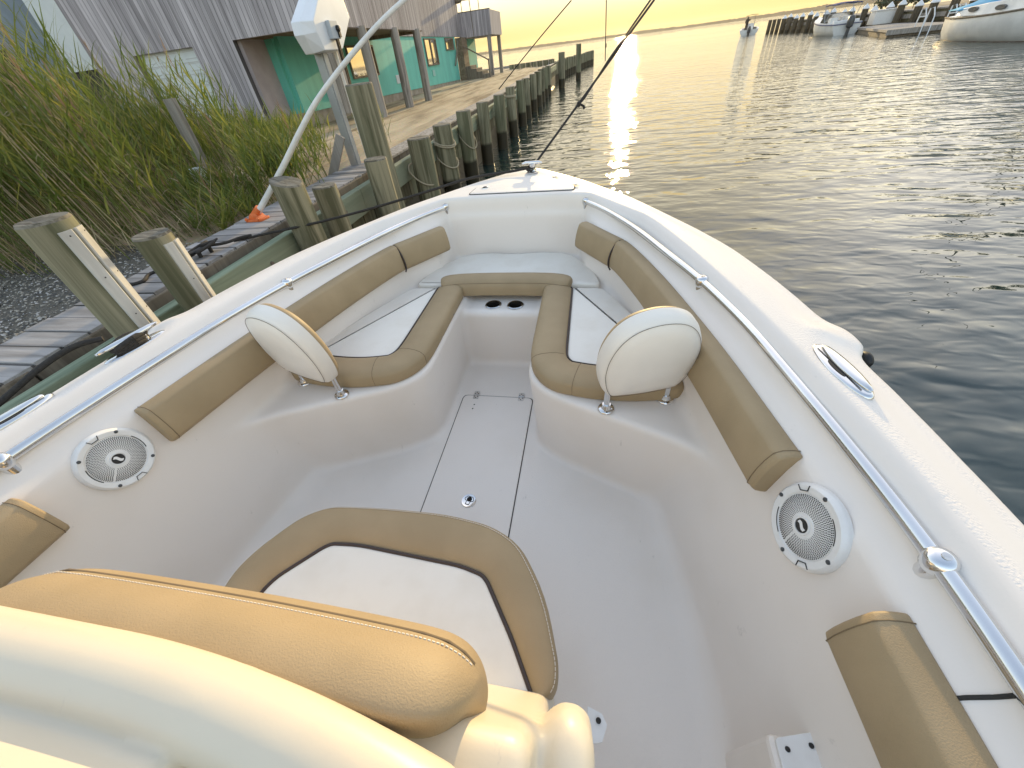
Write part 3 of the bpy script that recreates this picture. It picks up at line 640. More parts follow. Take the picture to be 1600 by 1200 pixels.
# ------------------------------------------------------------------ helm console (moulded, part of the boat)
trap=[(-.48,.0),(.47,.0),(.47,.22),(.43,.40),(.33,.545),(.20,.585),(-.30,.59),(-.44,.52),(-.51,.40),(-.52,.2)]
wing=[(.02,.30),(.17,.30),(.185,.55),(.165,.78),(.135,.86),(.095,.885),(.05,.86),(0,.80)]
def con2d(x,y): return [polysd(x,y,[tuple(p) for p in roundpoly(trap,.06,4)])]
def con3d(D,x,y,z):
    d=D[0]
    base=smax(d+.03+.0*(z), z-.375,.03)
    def rb(cx,cy,cz,hx,hy,hz,r):
        qx=np.abs(x-cx)-hx+r; qy=np.abs(y-cy)-hy+r; qz=np.abs(z-cz)-hz+r
        return np.sqrt(np.maximum(qx,0)**2+np.maximum(qy,0)**2+np.maximum(qz,0)**2)+np.minimum(np.maximum(qx,np.maximum(qy,qz)),0)-r
    body=rb(-.02,-.40,.38,.47,.42,.54,.06)
    sl=(y-.205)*.955+(z-.42)*.24   # sloping front panel
    front=smax(rb(-.02,.10,.42,.482,.15,.56,.025),sl,.03)
    s=smin(smin(base,body,.05),front,.05)
    # grab bar along the top edge, instrument pod behind it
    xc=np.clip(x,-.5,.42); cx=np.clip(x,-.46,.38); bow=.234*np.maximum(xc+.1,0)**2
    bar=np.sqrt((x-cx)**2+((y-.030+bow)/1.1)**2+(z-1.062+.12*np.maximum(xc,0)**2)**2)-.043
    s=smin(s,bar,.03)
    pod=smax(rb(-.30,-.185,.98,.385,.175,.155,.03),((y-.004)*.62+(z-1.058)*.78),.02)
    s=smin(s,pod,.015)
    w=rb(.508,.055,.70,.036,.095,.19,.034)+.25*np.maximum(z-.75,0)*0
    wy=(y-.13)*.93+(z-.70)*.36
    w=smax(w,wy-.045,.05)
    s=smin(s,w,.03)
    return s
con=sdf_mesh('console',con2d,con3d,(-.62,-.9,-.02),(.64,.66,1.16),.0105,'gel_sun_tint',boat)
mb=MB(); P=[(.555,.215,.30),(.592,.205,.30),(.605,.185,.30),(.592,.150,.30),(.555,.140,.30)]
mb.prism([(p[0],p[1]) for p in P],.285,.297); obj('bracket',mb,'plastic',boat); mb=MB(); mb.lathe([(.007,.297),(.006,.302),(.001,.302)],Matrix.Translation((.583,.19,0)),10); obj('screw',mb,'gap',boat)

# console seat cushion
root=thing('console_seat_cushion','large trapezoid cream seat cushion with wide tan border in front of the console','cushion',(0,.4,.385),boat=True)
op=roundpoly([(-.545,.16),(.44,.175),(.475,.21),(.478,.26),(.43,.42),(.335,.56),(.23,.612),(.07,.634),(-.15,.632),(-.36,.617),(-.45,.565),(-.53,.44),(-.56,.36)],[.02,.02,.03,.05,.08,.07,.07,.06,.1,.06,.06,.05,.05],4)
op=[tuple(p) for p in resample(op,.03)]
ipq=roundpoly([(-.45,.17),(.425,.178),(.352,.297),(.255,.432),(.235,.448),(.166,.465),(-.187,.488),(-.276,.481),(-.30,.465),(-.41,.348)],[.01,.01,.03,.05,.03,.05,.04,.03,.03,.04],4)
ipq=[tuple(p) for p in resample(ipq,.03)]
mb=MB()
# border: outer side wall, rounded edge, dished down to the piping
def prj(p):   # nearest point on the insert outline
    best=None
    for i in range(len(ipq)):
        a=np.array(ipq[i]); b=np.array(ipq[(i+1)%len(ipq)]); e=b-a; t=np.clip(np.dot(np.array(p)-a,e)/(e@e+1e-12),0,1); q=a+e*t; d=np.linalg.norm(q-p)
        if best is None or d<best[0]: best=(d,q)
    return best[1]
inn_o=[prj(np.array(p)) for p in op]
rings=[]
for f,z in ((0.0,.385),(0,.43),(.03,.446),(.09,.457),(.2,.464),(.4,.468),(.6,.468),(.8,.463),(.93,.455),(1.0,.447)):
    rings.append([tuple(np.array(p)*(1-f)+np.array(q)*f)+(z,) for p,q in zip(op,inn_o)])
mb.sweep(rings,cap=False); mb.f.append(tuple(range(len(op)-1,-1,-1))); mb.m.append(0)
bd=obj('border_roll',mb,'vinyl_tan',root,smooth=60)
mb=MB(); pillow(mb,ipq,.42,.452,.006,.006); obj('insert',mb,'vinyl_white',root,smooth=40)
k0=min(range(len(ipq)),key=lambda i:np.hypot(ipq[i][0]-.425,ipq[i][1]-.178)); loop=ipq[k0:]+ipq[:k0]; loop=[p for p in loop if p[1]>.172]
piping([(p[0],p[1],.452) for p in loop],root,.0058)
# twin-needle stitching just inside the outer edge
st=MB(); so=[np.array(p)*(1-.10)+np.array(q)*.10 for p,q in zip(op,inn_o)]; so=resample(so,.0075)
for i in range(0,len(so)-1,1):
    a=so[i]; b=so[(i+1)%len(so)]
    if a[1]<.2: continue
    c=(a*.25+b*.75); st.tube([(a[0],a[1],.4595),(c[0],c[1],.4595)],.0011,4)
obj('stitching',st,'vinyl_cream',bd)

# backrest cushion on the console front
mb=MB(); rings=[]
xs=[-.458,-.455,-.445,-.425,-.39,-.33,-.25,-.15,-.05,.05,.15,.23,.29,.33,.355,.370,.378,.381]
SEC=[(.055,.80),(.085,.775),(.13,.775),(.172,.80),(.190,.86),(.189,.915),(.176,.958),(.168,.972),(.160,.984),(.1585,.9845),(.150,.998),(.128,1.026),(.10,1.046),(.062,1.056),(.048,1.045),(.045,1.01),(.045,.86)]
for x in xs:
    e=min(x+.459,.382-x); k=(max(0,1-(1-min(1,e/.085))**2.2))**.5; k=max(k,.16)
    sy=-.014*max(0,x+.1)**2*4-.02*max(0,-x-.2)**2*4; c0=(.122,.93)
    rings.append([(x,c0[0]+(q-c0[0])*k+sy,c0[1]-.01*(1-k)+(zz-c0[1])*(.3+.7*k)) for q,zz in SEC])
mb.sweep(rings); bk=obj('console_backrest',mb,'vinyl_tan',boat,smooth=80)
ss=bk.modifiers.new('soft','SUBSURF'); ss.levels=2; ss.render_levels=2
w=MB(); w.tube([(r[8][0],r[8][1],r[8][2]-.001) for r in rings[2:-2]],.0022,6); obj('seam',w,'seam',bk,smooth=60)
st=MB(); sp=resample([np.array(r[10])+np.array((0,.001,-.0015)) for r in rings[2:-2]],.0065,closed=False)
for a,b in zip(sp[:-1],sp[1:]):
    c=a*.35+b*.65; st.tube([a,c],.0011,4)
obj('stitching',st,'vinyl_cream',bk)
# step box with a white lid low on the starboard side
mb=MB(); mb.box((.955,-.6,.02),(1.10,.215,.385)); sb=obj('side_locker',mb,'gel',boat,bevel=.014)
mb=MB(); mb.prism([tuple(p) for p in roundpoly([(.968,-.6),(1.055,-.6),(1.062,.232),(.968,.206)],.008,3)],.387,.396); lk=obj('locker_lid',mb,'plastic',sb,bevel=.003)
for (x,y) in ((.988,.19),(1.040,.204)):
    mb=MB(); mb.lathe([(.0055,.396),(.005,.3985),(.0001,.3985)],Matrix.Translation((x,y,0)),10); obj('screw',mb,'gap',lk)
# joint line of the moulding across the starboard coaming
pt=[]
for zz in np.linspace(.60,.878,16):
    p,n,t=coam(.245,1,zz); pt.append(p+n*.0005)
pt+= [(1.26,.245,.881),(1.30,.246,.877),(1.34,.247,.862),(1.372,.248,.845)]
mb=MB(); mb.tube(pt,.0035,6); obj('moulding_joint',mb,'gap',boat)
#@@BOAT_END
# ================================================================== WATER, LAND, FAR SHORE
WL=-.25
def water_mat():
    m=bpy.data.materials.new('bay_water'); m.use_nodes=True; nt=m.node_tree; b=nt.nodes['Principled BSDF']
    b.inputs['Base Color'].default_value=(.014,.030,.027,1); b.inputs['Roughness'].default_value=.022; b.inputs['IOR'].default_value=1.62
    tc=nn(nt,'ShaderNodeTexCoord')
    def layer(sx,sy,rot,scale,detail,dist):
        mp=nn(nt,'ShaderNodeMapping'); mp.inputs['Scale'].default_value=(sx,sy,1); mp.inputs['Rotation'].default_value=(0,0,R(rot)); nt.links.new(tc.outputs['Object'],mp.inputs['Vector'])
        n=nn(nt,'ShaderNodeTexNoise',Scale=scale,Detail=detail,Roughness=.5,Distortion=.4); nt.links.new(mp.outputs[0],n.inputs['Vector']); return n.outputs['Fac']
    a=layer(.55,1,12,1.15,2,.0); c=layer(.5,1,-8,2.7,1.2,.0); d=layer(.55,1,18,8.,1,0)
    # calm and ruffled patches
    p=layer(.3,1,5,.05,2,0); pr=nn(nt,'ShaderNodeMapRange'); pr.inputs[1].default_value=.38; pr.inputs[2].default_value=.62; pr.inputs[3].default_value=.45; pr.inputs[4].default_value=1.; nt.links.new(p,pr.inputs[0])
    def mul(x,k):
        q=nn(nt,'ShaderNodeMath',operation='MULTIPLY'); nt.links.new(x,q.inputs[0])
        if isinstance(k,float): q.inputs[1].default_value=k
        else: nt.links.new(k,q.inputs[1])
        return q.outputs[0]
    def add(x,y): q=nn(nt,'ShaderNodeMath',operation='ADD'); nt.links.new(x,q.inputs[0]); nt.links.new(y,q.inputs[1]); return q.outputs[0]
    h=add(mul(a,.10),mul(add(mul(c,.11),mul(d,.032)),pr.outputs[0]))
    bp=nn(nt,'ShaderNodeBump',Strength=1.,Distance=.62); nt.links.new(h,bp.inputs['Height']); nt.links.new(bp.outputs[0],b.inputs['Normal'])
    return m
M['water']=water_mat()
mb=MB(); S=4000; mb.add([(-S,-S,WL),(S,-S,WL),(S,S,WL),(-S,S,WL)],[(0,1,2,3)]); struct(obj('water',mb,'water',loc=(0,0,WL)))

def ground_mat():
    m=bpy.data.materials.new('sandy_ground'); m.use_nodes=True; nt=m.node_tree; b=nt.nodes['Principled BSDF']; b.inputs['Roughness'].default_value=.95
    tc=nn(nt,'ShaderNodeTexCoord'); mp=nn(nt,'ShaderNodeMapping'); mp.inputs['Scale'].default_value=(1,.16,1); nt.links.new(tc.outputs['Object'],mp.inputs['Vector'])
    n1=nn(nt,'ShaderNodeTexNoise',Scale=2.6,Detail=6); nt.links.new(mp.outputs[0],n1.inputs['Vector'])
    n2=nn(nt,'ShaderNodeTexNoise',Scale=28,Detail=5); nt.links.new(tc.outputs['Object'],n2.inputs['Vector'])
    cr=nn(nt,'ShaderNodeValToRGB'); e=cr.color_ramp.elements; e[0].position=.36; e[0].color=(.17,.12,.07,1); e[1].position=.62; e[1].color=(.46,.36,.23,1)
    k=cr.color_ramp.elements.new(.48); k.color=(.34,.26,.16,1)
    nt.links.new(n1.outputs['Fac'],cr.inputs[0])
    mx=nn(nt,'ShaderNodeMix',data_type='RGBA',blend_type='MULTIPLY'); mx.inputs[0].default_value=.6; nt.links.new(cr.outputs[0],mx.inputs[6]); nt.links.new(n2.outputs['Color'],mx.inputs[7])
    g=nn(nt,'ShaderNodeVectorMath',operation='SCALE'); g.inputs['Scale'].default_value=1.5; nt.links.new(mx.outputs[2],g.inputs[0]); nt.links.new(g.outputs[0],b.inputs['Base Color'])
    bp=nn(nt,'ShaderNodeBump',Strength=.8,Distance=.03); nt.links.new(n1.outputs['Fac'],bp.inputs['Height']); 
    b2=nn(nt,'ShaderNodeBump',Strength=.7,Distance=.012); nt.links.new(n2.outputs['Fac'],b2.inputs['Height']); nt.links.new(bp.outputs[0],b2.inputs['Normal']); nt.links.new(b2.outputs[0],b.inputs['Normal'])
    return m
M['sand']=ground_mat()
mb=MB(); land=[(-60,-25),(-2.14,-25),(-2.14,31),(-3.4,36.5),(-8.5,37.5),(-60,42)]
mb.prism(land,-1.2,.64); struct(obj('ground',mb,'sand'))
# sandy track beside the bulkhead: low ruts
mb=MB(); 
ny,nx=120,30
for i in range(ny+1):
    for j in range(nx+1):
        y=5.2+(31-5.2)*i/ny; x=-4.55+(2.05)*j/nx
        z=.648+.02*mnoise.noise(Vector((x*2.2,y*.35,0)))+.028*mnoise.noise(Vector((x*5,y*1.1,3)))*1.0-.03*math.exp(-((x+3.0)/.16)**2)-.03*math.exp(-((x+4.0)/.16)**2)+.025
        if j in(0,nx) or i in (0,ny): z=.635
        mb.v.append((x,y,z))
for i in range(ny):
    for j in range(nx):
        a=i*(nx+1)+j; mb.f.append((a,a+1,a+nx+2,a+nx+1)); mb.m.append(0)
struct(obj('path',mb,'sand',smooth=180))
# broken shell and gravel patch
mb=MB(); mb.prism([(-4.7,.0),(-2.5,.0),(-2.5,2.3),(-3.2,2.75),(-4.7,2.8)],.60,.644); struct(obj('ground',mb,mat('gravel_bed',(.19,.165,.125),.9,col2=(.08,.078,.072),nscale=70,bump=.8,bscale=90,bdist=.012)))
g=MB()
for i in range(9000):
    x=-2.56-random.random()**1.1*2.0; y=random.uniform(.2,2.75); s=random.uniform(.005,.0135)
    if y>2.2 and random.random()<.5: continue
    a=random.random()*6.28; t=[random.uniform(-.5,.5) for _ in range(4)]
    e=Vector((math.cos(a),math.sin(a),t[0]*.8))*s; f=Vector((-math.sin(a),math.cos(a),t[1]*.8))*s*random.uniform(.5,.9); c=Vector((x,y,.648+random.random()*.012)); u=Vector((0,0,s*.5))
    g.add([c-e*.9,c-f,c+e,c+f*.9,c+u+e*.2],[(0,1,4),(1,2,4),(2,3,4),(3,0,4)],random.choice((0,0,1,2,2)))
M['shell1']=mat('shell_grey',(.36,.33,.28),.8,nscale=40); M['shell2']=mat('shell_pale',(.48,.46,.44),.7,nscale=40); M['shell3']=mat('stone_dark',(.09,.088,.085),.85,nscale=40)
tag(obj('gravel',g,['shell1','shell2','shell3']),'grey crushed shell and gravel strewn behind the plank walkway','gravel',kind='stuff')
# far shore: a low wooded strip right across the bay
mb=MB(); n=900; r=1150
M['shore']=mat('far_wood',(.12,.10,.07),.95,col2=(.08,.07,.05),nscale=.05)
top=[];bot=[];bk=[]
for i in range(n+1):
    a=R(-62)+R(125)*i/n; h=4.2+1.8*mnoise.noise(Vector((i*.024,0,0)))+.9*mnoise.noise(Vector((i*.17,2,0)))+.8*mnoise.noise(Vector((i*1.3,5,0)))+.9*mnoise.noise(Vector((i*2.9,8,0)))+ (2.0 if a>R(12) else 0)*min(1,(a-R(12))/.2)
    rr=r-(220*max(0,a-.1))
    bot.append((rr*math.sin(a),rr*math.cos(a),WL-.3)); top.append((rr*1.005*math.sin(a),rr*1.005*math.cos(a),WL+h)); bk.append(((rr+120)*math.sin(a),(rr+120)*math.cos(a),WL-.3))
mb.sweep([bot,top,bk],closed=False); struct(obj('far_shore_hills',mb,'shore'))

# ================================================================== BULKHEAD, WALKWAY, PILINGS
bw=thing('wooden_bulkhead','long green timber bulkhead wall with pilings in front along the shore','bulkhead',(-1.98,10,WL))
mb=MB(); mb.box((-2.13,-8,-1.),(-1.985,31,.56)); obj('sheet_wall',mb,'sheet',bw)
mb=MB(); 
for y0,y1 in ((-8,.55),(.56,4.1),(4.11,9.3),(9.31,15.2),(15.21,22.),(22.01,31)): mb.box((-1.983,y0,.42),(-1.895,y1,.665))
obj('wale',mb,'wale',bw,bevel=.008)
mb=MB(); 
for y0,y1 in ((-8,1.0),(1.01,5.6),(5.61,12),(12.01,19),(19.01,31)): mb.box((-2.16,y0,.562),(-2.055,y1,.70))
obj('cap_beam',mb,'trim',bw,bevel=.008)
for y in (.72,1.9,2.5,3.7,4.9,6.0,7.4,8.7):
    mb=MB(); mb.lathe([(.018,0),(.016,.012),(.0001,.014)],Matrix.Translation((-1.895,y,.55))@Matrix.Rotation(R(90),4,'Y'),8); obj('bolt',mb,'trim',bw)
# weathered plank walkway
wk=thing('plank_walkway','narrow grey weathered plank walkway along the top of the bulkhead','walkway',(-2.3,2,.64))
mb=MB(); y=-6.
while y<5.15:
    w=.138; x0=-2.52+random.uniform(-.02,.012); x1=-2.07+random.uniform(-.012,.01); z=.715+random.uniform(-.004,.004)
    mb.box((x0,y,z-.036),(x1,y+w-.006,z)); y+=w
obj('deck_board',mb,'plank',wk,bevel=.003)
mb=MB(); mb.box((-2.46,-6,.60),(-2.38,5.15,.678)); obj('joist',mb,'greywood',wk)
mb=MB(); 
for y0,y1,dx in ((5.2,8.4,0),(8.45,12.5,-.02),(12.55,18,.01),(18.05,24,-.02),(24.05,31,0)): 
    mb.box((-2.40+dx,y0,.655),(-2.19+dx,y1,.705)); mb.box((-2.17,y0,.705),(-2.02,y1,.738))
obj('top_plank',mb,'greywood',wk,bevel=.006)

def piling(x,y,top,r,label,lean=(0,0),bot=-1.2,group='pilings along the bulkhead',seg=22,sd=None,cut=0.):
    rs=random.Random(sd if sd is not None else int(y*100)); o=thing('wood_piling',label,'piling',(x,y,WL),group)
    mb=MB(); rings=[]; ph=rs.random()*9
    for z in np.linspace(bot,top-.012,9):
        f=(z-WL)/(top-WL); ring=[]
        for k in range(seg):
            a=2*math.pi*k/seg; q=r*(1.03-.05*f)*(1+.035*mnoise.noise(Vector((math.cos(a)*1.6+ph,math.sin(a)*1.6,z*.5)))+.012*mnoise.noise(Vector((math.cos(a)*7+ph,math.sin(a)*7,z*.3))))
            ring.append((x+lean[0]*f+q*math.cos(a),y+lean[1]*f+q*math.sin(a),z+cut*math.cos(a)*(f>.99)))
        rings.append(ring)
    mb.sweep(rings); obj('shaft',mb,'pile',o,smooth=50)
    c=np.mean(rings[-1],axis=0); mb=MB(); t1=[tuple(np.array(v)*[1,1,1]+[0,0,.0]) for v in rings[-1]]
    t2=[tuple(c+(np.array(v)-c)*.95+[0,0,.012]) for v in rings[-1]]; t3=[tuple(c+(np.array(v)-c)*.4+[0,0,.012+.004*rs.uniform(-1,1)]) for v in rings[-1]]
    mb.sweep([t1,t2,t3]); obj('cut_top',mb,'pile_top',o,smooth=30)
    return o
p1=piling(-1.77,1.335,1.27,.098,'thick pale piling with a cracked knot and long white rub strips, nearest the camera',sd=1)
p2=piling(-1.77,1.71,1.07,.092,'short dark mossy piling with white rub strips beside the nearest thick piling',sd=2)
M['strip']=mat('white_rub_strip',(.55,.53,.49),.6,col2=(.27,.25,.21),nscale=9,stretch=(1,1,.15),lo=.4,hi=.7)
def strips(o,x,y,r,top):
    for a0 in (-10,27):
        rings=[]
        for z in (.0,top-.05):
            rings.append([(x+q*math.cos(R(a0+d)),y+q*math.sin(R(a0+d)),z) for q,d in ((r-.01,-16),(r+.006,-15),(r+.009,-12),(r+.009,12),(r+.006,15),(r-.01,16))])
        mb=MB(); mb.sweep(rings)
        for z in np.arange(.25,top-.06,.19): mb.lathe([(.004,0),(.003,.002),(.0001,.002)],Matrix.Translation((x+(r+.0135)*math.cos(R(a0)),y+(r+.0135)*math.sin(R(a0)),z))@Matrix.Rotation(R(a0),4,'Z')@Matrix.Rotation(R(90),4,'Y'),7,1)
        obj('rub_strip',mb,['strip','gap'],o,bevel=.002)
strips(p1,-1.77,1.335,.098,1.27); strips(p2,-1.77,1.71,.092,1.07)
piling(-1.76,2.90,1.03,.118,'stout greenish piling with a slanted cut top just right of the orange whip mount',lean=(-.02,0),cut=-.03,sd=3)
piling(-1.74,3.28,.90,.105,'slimmer piling close behind the stout slant-cut piling by the orange mount',sd=4)
piling(-1.84,4.62,1.51,.14,'tallest double-height piling in the near row, dark knots down one side',sd=5)
piling(-1.66,4.16,.92,.118,'short round-topped piling standing in front of the tallest piling',sd=6)
ords=['first','second','third','fourth','fifth','sixth','seventh','eighth','ninth','tenth','eleventh','twelfth','thirteenth','fourteenth','fifteenth','sixteenth','seventeenth','eighteenth','nineteenth','twentieth']
ys=[5.45,6.66,8.0,9.45,11.05,12.7,14.5,16.1,17.7,19.3,20.8,22.3,24.0]
for i,y in enumerate(ys):
    ex=['fat piling wrapped by one drooping rope, first past the tallest piling','piling with two coiled rope turns and a droop, second past the tallest piling','piling bound by a thin drooping line, third past the tallest piling'][i] if i<3 else ('piling with a pale rope collar near its top, sixth past the tallest piling' if i==5 else 'plain weathered piling, %s along the bulkhead past the tallest piling'%ords[i])
    piling(-1.74+random.uniform(-.04,.04)+(.0 if i else .03),y,.885+random.uniform(-.03,.03),(.155 if i==0 else .142 if i==1 else .13)+random.uniform(-.008,.008),ex,lean=(random.uniform(-.02,.02),random.uniform(-.02,.02)),sd=20+i)
piling(-1.31,27.0,1.26,.17,'tall lone piling standing clear of the far end of the bulkhead',group='mooring posts in the channel')
piling(-.58,31.9,1.48,.155,'tallest outermost lone piling beyond the bulkhead end',group='mooring posts in the channel')
# jetty beyond: a close row of piles, one timber breakwater
jt=thing('timber_breakwater','dark breakwater of close-set timber piles curving out past the lone pilings','breakwater',(-1,42,WL))
k=0
for i in range(24):
    f=i/23; y=31.2+f*19.5; x=-2.1+2.2*f**1.3
    mb=MB(); mb.lathe([(.17,-1),(.165,.72+.08*random.random()),(.0001,.76+.06*random.random())],Matrix.Translation((x,y,0)),9); obj('pile',mb,'pile',jt,smooth=40)
mb=MB(); mb.sweep([[(-2.2+2.2*f**1.3+dx,31.2+f*19.5,z) for dx,z in ((-.12,.3),(0,.3),(0,.55),(-.12,.55))] for f in np.linspace(0,1,14)]); obj('rail_timber',mb,'greywood',jt)
fb=thing('far_seawall','low grey seawall closing off the sandy yard at its far end','seawall',(-6,36,.5))
mb=MB(); mb.sweep([[(x+dx,y+dy,z) for dx,dy,z in ((0,-.15,-.4),(0,.15,-.4),(0,.15,zt),(0,-.15,zt))] for x,y,zt in ((-9,36.2,.72),(-6.5,36.0,.74),(-3.4,34.6,.86),(-2.1,31.2,.95))]); obj('wall_face',mb,'greywood',fb)
for i in range(8):
    f=i/7; mb=MB(); x=-4.9+2.7*f; y=32.2-1.0*f; mb.box((x-.15,y-.15,.5),(x+.15,y+.15,.88+.05*f)); obj('post',mb,'pile',fb)
# ropes looped on pilings
def loop_rope(name,x,y,r,z,sag,label,mat_='rope_tan',turns=1,rad=.011,back=.08):
    pts=[]; N=40*turns
    for k in range(N+1):
        a=2*math.pi*k/40-2.4; front=.5+.5*math.cos(a+.6)
        pts.append((x+(r+rad+.004*(k//40))*math.cos(a),y+(r+rad+.004*(k//40))*math.sin(a),z-sag*max(0,front)**1.5+back*(1-front)-.022*(k//40)*1.0))
    mb=MB(); mb.tube(pts,rad,8); return tag(obj(name,mb,mat_,smooth=80,loc=(x,y,z)),label,'rope','ropes tied round pilings')
loop_rope('rope_loop',-1.71,5.45,.158,.52,.16,'pale rope drooping low around the fat piling nearest the bow')
loop_rope('rope_loop',-1.74,6.66,.145,.62,.02,'double turn of pale rope wound tight on the second piling','rope_tan',2)
loop_rope('rope_loop',-1.74,6.66,.147,.42,.12,'single pale rope bight hanging below the double turn on the second piling')
loop_rope('rope_loop',-1.74,8.0,.138,.52,.2,'thin pale line drooping on the third piling past the tallest','rope_tan',1,.009)
loop_rope('rope_loop',-1.74,12.7,.138,.70,.01,'thick pale rope collar near the top of a middle piling','rope_tan',2,.016,.0)

# ================================================================== MOORING WHIP, LIFT MOTOR, LINES
wh=thing('mooring_whip','long white bending mooring whip pole rising from an orange mount on the walkway','mooring whip',(-2.33,3.05,.715))
wp=catmull([(-2.33,3.05,.75),(-1.88,3.05,1.09),(-1.60,3.05,1.315),(-1.35,3.05,1.50),(-.97,3.05,1.72),(-.61,3.05,1.89),(-.1,3.05,2.06),(.35,3.1,2.14)],6)
mb=MB(); mb.tube(wp,[.0235-.015*i/len(wp) for i in range(len(wp))],12); obj('pole',mb,'whip',wh,smooth=60)
mb=MB(); mb.prism([tuple(p) for p in roundpoly([(-2.415,2.985),(-2.245,2.985),(-2.245,3.11),(-2.415,3.11)],.03,4)],.716,.732); 
mb.sweep([[Vector((-2.33+dx,3.05+dy,.73+z)) for dx,dy in ((-s,-.05*t),(s,-.05*t),(s,.05*t),(-s,.05*t))] for s,t,z in ((.06,.8,0),(.046,.8,.025),(.028,.65,.045))])
mb.tube([(-2.35,3.05,.745),(-2.265,3.05,.81)],[.034,.030],14)
for a in(-.07,.07): mb.ball((-2.335+a*.8,2.99,.737),.015)
obj('mount',mb,'orange',wh,smooth=40,bevel=.003)
tag(wh,None,None)
def line(name,pts,r,m,label,sag=0,n=16,cat='rope',boat_=False,group=None):
    if len(pts)==2 :
        a,b=Vector(pts[0]),Vector(pts[1]); pts=[a.lerp(b,t)+Vector((0,0,-sag*4*t*(1-t))) for t in np.linspace(0,1,n)]
    mb=MB(); mb.tube(pts,r,8); return tag(obj(name,mb,m,smooth=80,loc=tuple(Vector(pts[0]))),label,cat,group)
bl=line('bow_line',[(.068,3.29,.915),(.97,4.55,1.80)],.0085,'rope_dark','dark taut bow line running up from the bow cleat and out of the picture')
mb=MB(); mb.tube([(.40,3.755,1.235),(.44,3.80,1.265),(.62,4.04,1.475),(.97,4.55,1.835)],[.007]*4,8); obj('doubled_tail',mb,'rope_dark',bl,smooth=80)
mb=MB(); mb.ball((.40,3.755,1.238),.016,sz=(1,1,1.3)); mb.tube([(.41,3.76,1.236),(.435,3.765,1.222),(.445,3.768,1.205)],[.008,.009,.012],8); obj('knot',mb,'rope_dark',bl,smooth=60)
mb=MB(); 
for k in range(2): mb.tube([(.055+.031*math.cos(a),3.29+.031*math.sin(a),.906+.012*k+.004*math.sin(a)) for a in np.linspace(0,2*math.pi,18)],.006,8)
obj('cleat_turns',mb,'rope_dark',bl,smooth=80)
pts=catmull([(.03,3.285,.915),(-.10,3.26,.905),(-.28,3.2,.905),(-.45,3.12,.90),(-.62,3.02,.88),(-1.1,2.93,.80),(-1.6,2.86,.73),(-2.05,2.62,.72),(-2.12,2.50,.735)],5)
line('spring_line',pts,.0095,'rope_dark','dark line from the bow cleat over the port gunwale back to the walkway cleat')
ct=thing('dock_cleat','black iron cleat with rope wound on it, on the plank walkway behind the pilings','cleat',(-2.2,2.30,.715))
mb=MB(); 
for yy in (-.05,.05): mb.tube([(-2.2,2.30+yy,.712),(-2.2,2.30+yy,.76)],.014,8)
mb.tube([(-2.2,2.15,.775),(-2.2,2.22,.765),(-2.2,2.38,.765),(-2.2,2.45,.775)],[.007,.014,.014,.007],10); obj('horn',mb,'black',ct,smooth=60)
mb=MB(); mb.tube([(-2.2+.04*math.cos(a*1.0),2.30+.11*math.sin(a*2.0)*math.cos(a),.772+.012*math.sin(a*1.0)) for a in np.linspace(0,6.28*2,60)],.011,8)
mb.tube(catmull([(-2.2,2.36,.76),(-2.14,2.44,.745),(-2.10,2.55,.74),(-2.06,2.62,.73)],5),.0105,8)
mb.tube(catmull([(-2.2,2.24,.76),(-2.26,2.1,.735),(-2.36,1.98,.726),(-2.30,1.86,.727),(-2.42,1.78,.727)],5),.0105,8); obj('rope_turns',mb,'rope_dark',ct,smooth=80)
pts=catmull([(-1.345,.965,.918),(-1.40,.90,.925),(-1.46,.80,.90),(-1.55,.62,.83),(-1.68,.40,.76),(-1.9,.12,.72),(-2.15,-.2,.73)],6)
sl_=line('stern_line',pts,.011,'rope_dark','thick dark dock line leading aft from the raised port cleat to the walkway')
mb=MB()
pv,nv,tv=coam(.95,-1,.88); cc=Vector((-abs(pv.x)-.062,.95,.90))
for k in range(3): mb.tube([cc+Vector((.026*math.cos(a),(.052+.006*k)*math.sin(a),.0+.012*k+.006*math.cos(2*a))) for a in np.linspace(0,6.28,20)],.011,8)
obj('cleat_turns',mb,'rope_dark',sl_,smooth=80)
line('thin_whip_line',[(-1.86,11.9,.90),(-.06,12.0,2.30),],.011,'rope_dark','thin dark rod leaning up and right from the middle pilings',-.02,cat='rod')
hl=line('hanging_cord',[(.66,8.0,1.33),(.63,8.0,2.25)],.0065,'rope_dark','thin cord hanging straight down from above beside the bright glitter',cat='cord')
mb=MB(); mb.lathe([(.0001,-.04),(.012,-.02),(.010,.02),(.0001,.03)],Matrix.Translation((.66,8,1.52)),8); obj('cord_weight',mb,'rope_dark',hl,smooth=60)

# boat-lift motor under a faceted white cover on a grey post
lf=thing('boat_lift_motor','faceted white boat lift motor cover on a tall grey post above the tallest piling','lift motor',(-2.3,5.2,.64))
c=Vector((-2.3,5.28,2.06))
